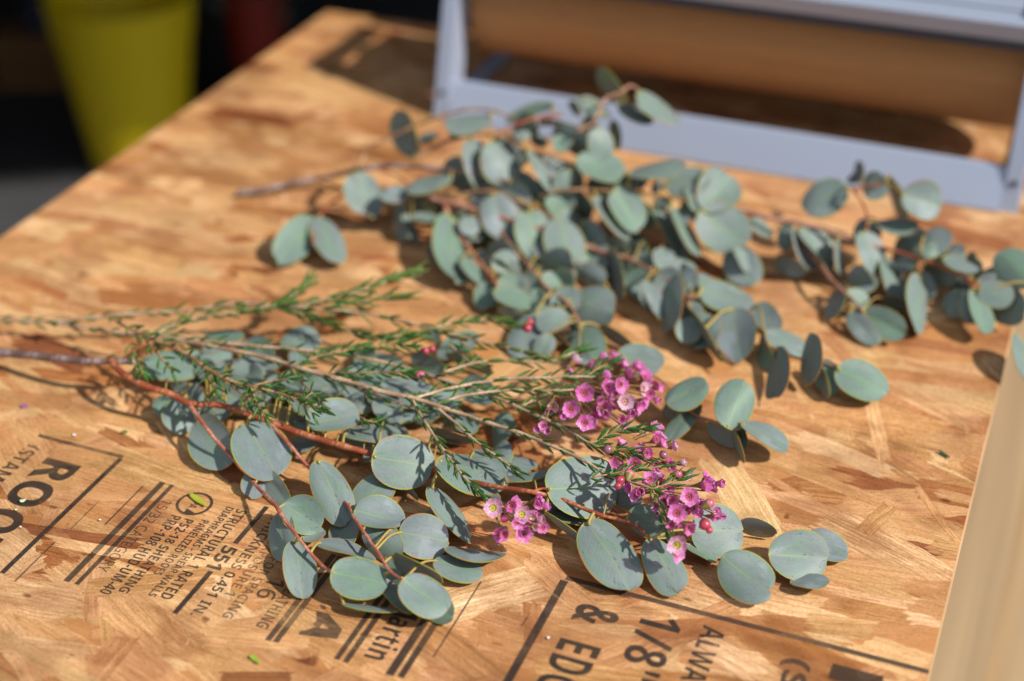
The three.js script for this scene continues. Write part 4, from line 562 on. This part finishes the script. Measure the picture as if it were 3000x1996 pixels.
{ // farthest sprig
  const s = sprig('thin feathery waxflower sprig farthest back, with two tiny red buds at one twig end', [700, 900]), o = { tone: 0.75, gap: [70, 26], open: 0.5 };
  waxStem(s, NATIVE, [[-40, 935, 1.6, 5], [155, 942, 2.4, 5], [357, 922, 3.4, 5], [565, 908, 4, 4.5], [699, 889, 4.4, 4.5], [816, 896, 4.6, 4.2], [900, 902, 4.7, 4], [1049, 916, 4.6, 4], [1197, 945, 4.6, 4], [1331, 981, 4.6, 4], [1494, 1020, 4.7, 4], [1600, 1049, 4.8, 3.5]], { ...o, mat: BARK.tan, gap: [80, 60] });
  waxStem(s, c3, [[1580, 292, 4.6, 3.2], [1660, 240, 5.1, 3], [1720, 195, 5.5, 2.6], [1770, 150, 5.8, 2]], { ...o, gap: [22, 14] });
  waxStem(s, c3, [[1700, 285, 4.6, 3.2], [1880, 250, 5.0, 3], [2060, 200, 5.4, 2.6], [2240, 135, 5.8, 2.2], [2380, 85, 6.2, 1.8]], { ...o, gap: [30, 15] });
  waxStem(s, c3, [[1900, 292, 4.6, 3], [2060, 262, 4.9, 2.6], [2190, 240, 5.1, 2.2], [2310, 232, 5.3, 1.8]], { ...o, gap: [28, 15] });
  waxStem(s, c3, [[860, 470, 3.4, 3.4], [1000, 395, 3.9, 3.4], [1150, 350, 4.3, 3.2], [1320, 325, 4.6, 3], [1480, 300, 4.9, 2.6], [1640, 268, 5.1, 2]], { ...o, gap: [38, 18] });
  waxStem(s, NATIVE, [[811, 902, 4.5, 3.4], [870, 915, 4.4, 3], [925, 932, 4.3, 2.6], [985, 952, 4.2, 2]], { ...o, gap: [26, 15] });
  waxStem(s, NATIVE, [[1272, 960, 4.6, 3.4], [1346, 945, 4.9, 3.2], [1435, 938, 5.2, 2.8], [1500, 952, 5.3, 2.2]], { ...o, gap: [40, 18] });
  waxStem(s, NATIVE, [[1013, 968, 4, 2.8], [1080, 985, 4.1, 2.6], [1160, 985, 4.3, 2.4], [1230, 980, 4.4, 1.8]], { ...o, gap: [30, 16] });
  bud(s, 1552, 944, 24, 5.4, 0, [1, -0.4]); bud(s, 1545, 962, 26, 5.3, 0, [1, 0.3]);
  for (const [x, y, t, d] of [[1230, 1030, 'p', 185], [1370, 1060, 'p', 165], [945, 1040, 'w', 175], [985, 955, 'p', 150], [1105, 1090, 'p', 175], [905, 1150, 'p', 150], [745, 1490, 'w', 150], [690, 1530, 'p', 130]]) flower(s, ...c14(x, y), t, d / 3.364, HA, null, 4.2 + rr(0, 0.8));
  finish(s);
}
{ // main sprig
  const s = sprig('largest waxflower sprig, its forked tan stem crossing the eucalyptus to three clusters of pink flowers', [1250, 1180]);
  waxStem(s, NATIVE, [[155, 946, 2.4, 5], [297, 969, 3, 5], [490, 990, 3.8, 5.5], [647, 1020, 4.4, 6.5], [781, 1049, 4.8, 7], [870, 1076, 5, 7.5], [974, 1106, 5, 7.5], [1034, 1121, 5, 7.5], [1108, 1145, 5, 7.5], [1215, 1168, 4.9, 7.5], [1316, 1201, 4.8, 7], [1435, 1240, 4.8, 6.5], [1524, 1269, 4.8, 6], [1606, 1302, 4.9, 5.5], [1708, 1348, 4.9, 5], [1785, 1394, 4.8, 4.5], [1861, 1414, 4.8, 4], [1925, 1438, 4.8, 3.5]], { gap: [95, 72], len: [38, 44] });
  waxStem(s, NATIVE, [[1215, 1168, 4.9, 5.5], [1301, 1142, 5, 5.5], [1405, 1121, 5, 5.5], [1495, 1109, 5.1, 5.5], [1600, 1107, 5.2, 5], [1668, 1104, 5.2, 4.5], [1757, 1104, 5.2, 4]], { gap: [62, 34] });
  waxStem(s, NATIVE, [[1283, 1185, 4.8, 4.5], [1346, 1162, 4.8, 4.5], [1423, 1150, 4.9, 4.5], [1495, 1143, 4.9, 4.5], [1600, 1145, 5, 4.2], [1682, 1142, 5, 3.5]], { gap: [60, 34] });
  waxStem(s, NATIVE, [[1209, 1174, 4.8, 4.5], [1227, 1207, 4.8, 4.5], [1257, 1255, 4.7, 4.5], [1292, 1308, 4.7, 4.5], [1316, 1341, 4.6, 4.2], [1356, 1394, 4.6, 4], [1402, 1440, 4.5, 3.8], [1430, 1466, 4.4, 3.2]], { gap: [58, 30], len: [36, 40] });
  waxStem(s, NATIVE, [[1280, 1195, 4.7, 4.5], [1331, 1237, 4.5, 4.5], [1405, 1302, 4.2, 4.2], [1465, 1344, 4, 4], [1519, 1386, 3.8, 3]], { gap: [62, 40] });
  waxStem(s, NATIVE, [[939, 1094, 5, 3.2], [1020, 1093, 5.3, 3.4], [1108, 1091, 5.6, 3.2], [1170, 1090, 5.8, 3], [1216, 1096, 5.9, 2.5]], { gap: [34, 20], mat: BARK.wax, open: 0.75 });
  waxStem(s, NATIVE, [[870, 1072, 4.9, 4], [930, 1046, 5, 4], [959, 1037, 5.1, 3.6], [1020, 1026, 5.2, 3.4], [1078, 1017, 5.3, 3.2], [1150, 1010, 5.4, 2.8], [1215, 1014, 5.4, 2.2]], { gap: [46, 24], mat: BARK.wax });
  waxStem(s, NATIVE, [[855, 1080, 4.9, 3], [878, 1115, 4.7, 2.8], [909, 1146, 4.5, 2.6], [958, 1194, 4.2, 2]], { gap: [90, 60], mat: BARK.wax });
  waxStem(s, NATIVE, [[1001, 1120, 4.7, 4], [1084, 1153, 4.4, 4], [1179, 1186, 4.1, 3.6], [1251, 1213, 3.8, 3]], { gap: [90, 60] });
  waxStem(s, c5, [[850, 880, 4.8, 3], [960, 860, 5, 2.6], [1120, 830, 5.2, 2.4], [1280, 820, 5.4, 2]], { gap: [40, 26], mat: BARK.wax });
  waxStem(s, c5, [[1200, 950, 4.8, 2.8], [1230, 1030, 4.8, 2.6], [1260, 1130, 4.7, 2.4], [1300, 1210, 4.6, 2]], { gap: [36, 26], mat: BARK.wax });
  waxStem(s, c5, [[1200, 945, 4.8, 2.8], [1290, 915, 5, 2.6], [1400, 870, 5.2, 2]], { gap: [30, 22], mat: BARK.wax });
  waxStem(s, c14, [[1080, 1180, 5.2, 3], [1200, 1100, 5.6, 2.6], [1340, 1040, 5.9, 2]], { gap: [26, 20], mat: BARK.wax });
  bud(s, ...c9(1112, 740), 27, 5.9, 1, [1, 0.0]); bud(s, ...c9(1165, 500), 22, 5.4, 0, [0.9, 0.3]); bud(s, ...c9(1230, 480), 20, 5.5, 0, [1, -0.1]);
  const fill = (list, v, sc, hub) => { for (const [x, y, t, d] of [...list, ...list, ...list]) if (rnd() < 0.66) flower(s, ...v(x + rr(-0.5, 0.5) * d, y + rr(-0.3, 0.5) * d), 'p', d / sc * 0.9, hub, null, hub.h - rr(0.4, 1.3)); };
  const near = (list, v, sc, hub) => { fill(list, v, sc, hub); for (const [x, y, t, d, f, h] of list) flower(s, ...v(x, y), t, d / sc, hub, f, h); };
  near([[1425, 1080, 'p', 170], [1462, 1160, 'p', 170], [1250, 1185, 'p', 185], [1052, 1350, 'p', 200, 'cam', 5.8], [1275, 1300, 'p', 180], [1285, 1400, 'p', 190], [1235, 1500, 'p', 180], [915, 1505, 'p', 195, 'cam', 5.4], [1455, 1435, 'w', 185, 'cam', 5.8], [1625, 1310, 'w', 165], [1720, 1280, 'p', 150], [1640, 1200, 'p', 160], [1580, 1470, 'p', 165], [1500, 1550, 'p', 150], [1400, 1270, 'p', 170], [1370, 1020, 'p', 140], [1540, 1120, 'p', 150], [1690, 1360, 'p', 140]], c14, 3.364, HA);
  near([[812, 565, 'p', 100, 'cam', 5.6], [922, 510, 'p', 95], [1020, 548, 'p', 80], [570, 585, 'p', 60]], c5, 1.96, HA);
  near([[1490, 925, 'p', 118], [1540, 925, 'p', 95], [1412, 990, 'p', 112, 'cam', 5.6], [1342, 1085, 'p', 116, 'cam', 5.4], [1400, 1165, 'p', 108], [1342, 1268, 'y', 122, 'cam', 4.6], [1560, 1080, 'p', 80], [1432, 1055, 'p', 90], [1265, 1010, 'p', 90], [1185, 890, 'p', 90], [1135, 965, 'p', 95], [1075, 945, 'p', 80], [1285, 945, 'p', 90], [1310, 1010, 'p', 85], [1230, 880, 'p', 80], [1310, 1150, 'p', 90], [1220, 1040, 'p', 80]], c5, 1.96, HC);
  near([[285, 1055, 'y', 116, 'cam', 5.2], [385, 1045, 'p', 100], [450, 1092, 'y', 110, 'cam', 5.4], [532, 1015, 'p', 104], [500, 1110, 'y', 84], [548, 1128, 'y', 90], [328, 1208, 'p', 100, 'cam', 3.6], [460, 1208, 'p', 100, 'cam', 3.8], [520, 1160, 'y', 76], [420, 1140, 'p', 80]], c5, 1.96, HD);
  bud(s, ...c5(1065, 862), 31, 5.6, 1, [0.3, -1]); bud(s, ...c5(1015, 897), 29, 5.4, 0, [-0.8, 0.5]); bud(s, ...c5(1002, 930), 22, 5.2, 0, [-0.8, 0.6]); bud(s, ...c5(1500, 1150), 34, 5.4, 0, [0.2, 1]); bud(s, ...c5(1525, 1182), 22, 5.2, 0, [0.4, 1]); bud(s, ...c5(1525, 1030), 30, 5.6, 1, [0.5, -0.3]); bud(s, ...c5(350, 1118), 24, 4.6, 1, [-0.2, 1]); bud(s, ...c5(1345, 862), 26, 5.4, 1, [1, -0.1]);
  finish(s);
}
{ // middle sprig
  const s = sprig('slender waxflower sprig behind the largest one, running straight to the small loose pink flower cluster', [1250, 1090]);
  waxStem(s, NATIVE, [[470, 984, 3.2, 4.5], [677, 1008, 4, 5.5], [885, 1026, 4.4, 5.5], [1049, 1046, 4.4, 5.5], [1167, 1073, 4.3, 5.5], [1286, 1109, 4.3, 5.2], [1423, 1153, 4.3, 5], [1555, 1210, 4.4, 4.8], [1657, 1256, 4.5, 4.4], [1733, 1302, 4.6, 4], [1800, 1325, 4.6, 3]], { gap: [80, 50], tone: 0.3 });
  waxStem(s, NATIVE, [[1301, 1090, 4.2, 4], [1405, 1061, 4.3, 4], [1524, 1058, 4.5, 3.8], [1608, 1058, 4.6, 3.5], [1697, 1027, 4.9, 2.5]], { gap: [54, 24], tone: 0.4 });
  waxStem(s, NATIVE, [[1316, 1008, 4.2, 3.2], [1345, 1034, 4.1, 3.2], [1376, 1060, 4, 3]], { gap: [60, 50], tone: 0.4 });
  waxStem(s, c9, [[1430, 350, 4.3, 3], [1550, 430, 4.2, 3], [1700, 560, 4, 2.6]], { gap: [60, 50], tone: 0.4 });
  waxStem(s, c5, [[850, 690, 4.6, 2.6], [930, 640, 4.9, 2.4], [1040, 605, 5.2, 2.2], [1170, 600, 5.4, 1.8]], { gap: [34, 26], mat: BARK.wax });
  waxStem(s, c5, [[860, 700, 4.6, 2.6], [960, 715, 4.8, 2.4], [1090, 740, 5, 2]], { gap: [34, 26], mat: BARK.wax });
  waxStem(s, c5, [[440, 480, 4.2, 2.6], [520, 440, 4.4, 2.2], [600, 500, 4.3, 2]], { gap: [26, 20], tone: 0.6 });
  { const w = [[1205, 602], [1215, 668], [1160, 742], [1092, 802], [1300, 818], [1100, 720], [1010, 800], [1180, 840]]; for (const [x, y] of w) flower(s, ...c5(x + rr(-40, 40), y + rr(-25, 40)), 'p', 42, HB, null, 3.9 + rr(-0.4, 0.5)); }
  for (const [x, y, t, d, f] of [[1205, 602, 'p', 96], [1215, 668, 'p', 98], [1160, 742, 'p', 90], [1312, 702, 'y', 95], [1015, 690, 'p', 85], [1092, 802, 'p', 100, 'cam'], [1300, 818, 'p', 95], [1365, 798, 'w', 80], [1392, 862, 'y', 85], [975, 800, 'p', 75], [1250, 690, 'p', 80], [1100, 720, 'p', 70]]) flower(s, ...c5(x, y), t, d / 1.96, HB, f, 4.6 + rr(-0.4, 0.8));
  bud(s, ...c5(945, 720), 28, 5, 2, [-1, 0]); bud(s, ...c5(1262, 752), 24, 5, 2, [0.5, 1]);
  finish(s);
}
{ // front left sprig
  const s = sprig('short flowerless waxflower sprig, its tan twigs of green needles hanging over the orange eucalyptus stem', [640, 1110]), o = { mat: BARK.wax, open: 0.8, len: [36, 40] };
  waxStem(s, NATIVE, [[324, 931, 4.6, 4], [372, 960, 5, 4.5], [446, 993, 5.4, 5.5], [535, 1032, 5.7, 6], [595, 1073, 5.8, 6.5], [639, 1100, 5.9, 6.5], [699, 1124, 5.9, 5], [736, 1132, 5.9, 4.5], [826, 1155, 5.8, 4], [900, 1182, 5.6, 3.4], [968, 1206, 5.4, 2.4]], { ...o, gap: [70, 22] });
  waxStem(s, NATIVE, [[418, 984, 5.2, 4], [469, 1046, 4.9, 3.6], [490, 1070, 4.7, 3], [507, 1092, 4.5, 2.4]], { ...o, gap: [46, 26] });
  waxStem(s, NATIVE, [[382, 1010, 5, 2.4], [395, 1035, 4.9, 2.6], [406, 1066, 4.7, 2.6], [418, 1096, 4.5, 2.2]], { ...o, gap: [34, 18] });
  waxStem(s, NATIVE, [[594, 1074, 5.8, 3], [612, 1110, 5.6, 2.8], [634, 1150, 5.3, 2.4]], { ...o, gap: [46, 16] });
  waxStem(s, NATIVE, [[641, 1104, 5.8, 4], [680, 1132, 5.6, 3.6], [707, 1154, 5.4, 3], [742, 1180, 5.1, 2.4]], { ...o, gap: [40, 22] });
  waxStem(s, NATIVE, [[733, 1133, 5.8, 3.6], [751, 1177, 5.4, 3], [765, 1205, 5.2, 2.6], [778, 1224, 5, 2]], { ...o, gap: [34, 14] });
  waxStem(s, NATIVE, [[742, 1130, 5.9, 3], [800, 1116, 6.1, 2.8], [862, 1108, 6.3, 2.2]], { ...o, gap: [44, 24] });
  waxStem(s, NATIVE, [[879, 1178, 5.6, 2.6], [897, 1164, 6, 2.4], [914, 1150, 6.3, 2]], { ...o, gap: [22, 12] });
  waxStem(s, NATIVE, [[880, 1180, 5.5, 2.6], [900, 1196, 5.3, 2.4], [915, 1212, 5.1, 2]], { ...o, gap: [26, 14] });
  waxStem(s, c9, [[520, 1150, 3.6, 2.6], [600, 1190, 3.6, 2.4], [690, 1200, 3.6, 2]], { ...o, gap: [24, 12] });
  finish(s);
}
// ------------------------------------------------------------------ loose bits on the table
function bit(name, label, category, px, py, lenPx, widPx, ang, color, group) {
  const p = P(px, py, 0.0015), m = mPerPx(p), o = thing(name, label, category, p, group), g = new THREE.SphereGeometry(1, 14, 8).scale(lenPx / 2 * m, widPx / 2 * m * 0.45, widPx / 2 * m);
  const q = g.attributes.position; for (let i = 0; i < q.count; i++) { const x = q.getX(i) / (lenPx / 2 * m); q.setY(i, q.getY(i) + 0.0012 * x * x); q.setZ(i, q.getZ(i) * (1 - 0.35 * x) + 0.0008 * x * x); } g.computeVertexNormals(); g.rotateY(ang);
  mesh('blade', g, std({ color, roughness: 0.5 }), o);
}
bit('leaf_fragment', 'yellow-green needle leaf lying across the stamped circle on the board', 'leaf fragment', 582, 1466, 84, 20, -0.42, lin(0.36, 0.40, 0.03));
bit('leaf_fragment', 'small bright green needle lying alone on the board near the bottom edge', 'leaf fragment', 748, 1933, 50, 16, -0.45, lin(0.28, 0.38, 0.04));
bit('leaf_fragment', 'dark green needle lying alone on bare board near the right table edge', 'leaf fragment', 2769, 1333, 46, 12, -0.62, lin(0.045, 0.085, 0.03));
bit('leaf_fragment', 'tiny green leaf crumb between the front branch and the stamped frame corner', 'leaf fragment', 366, 1266, 19, 15, 0.4, lin(0.10, 0.17, 0.03));
bit('leaf_fragment', 'pale green crumb on the stamped letter O', 'leaf fragment', 66, 1467, 20, 14, 0.9, lin(0.5, 0.55, 0.34));
bit('leaf_fragment', 'smaller pale green crumb just below the stamped letter O', 'leaf fragment', 50, 1494, 12, 8, 0.2, lin(0.5, 0.55, 0.34));
bit('petal_fragment', 'tiny fallen purple petal on the board left of the front branch', 'petal', 72, 1190, 22, 16, 0.5, lin(0.30, 0.07, 0.26));
for (const [x, y, s, l] of [[220, 1275, 9, 'white speck on the board above the stamped frame corner'], [1609, 1869, 9, 'white speck on the board left of the stamped letter E'], [295, 1524, 6, 'white speck on the board beside the stamped thin lines'], [62, 1545, 5, 'white speck under the large stamped letters']]) bit('white_speck', l, 'speck', x, y, s, s, 0, lin(0.75, 0.75, 0.75));

renderer.render(scene, camera);
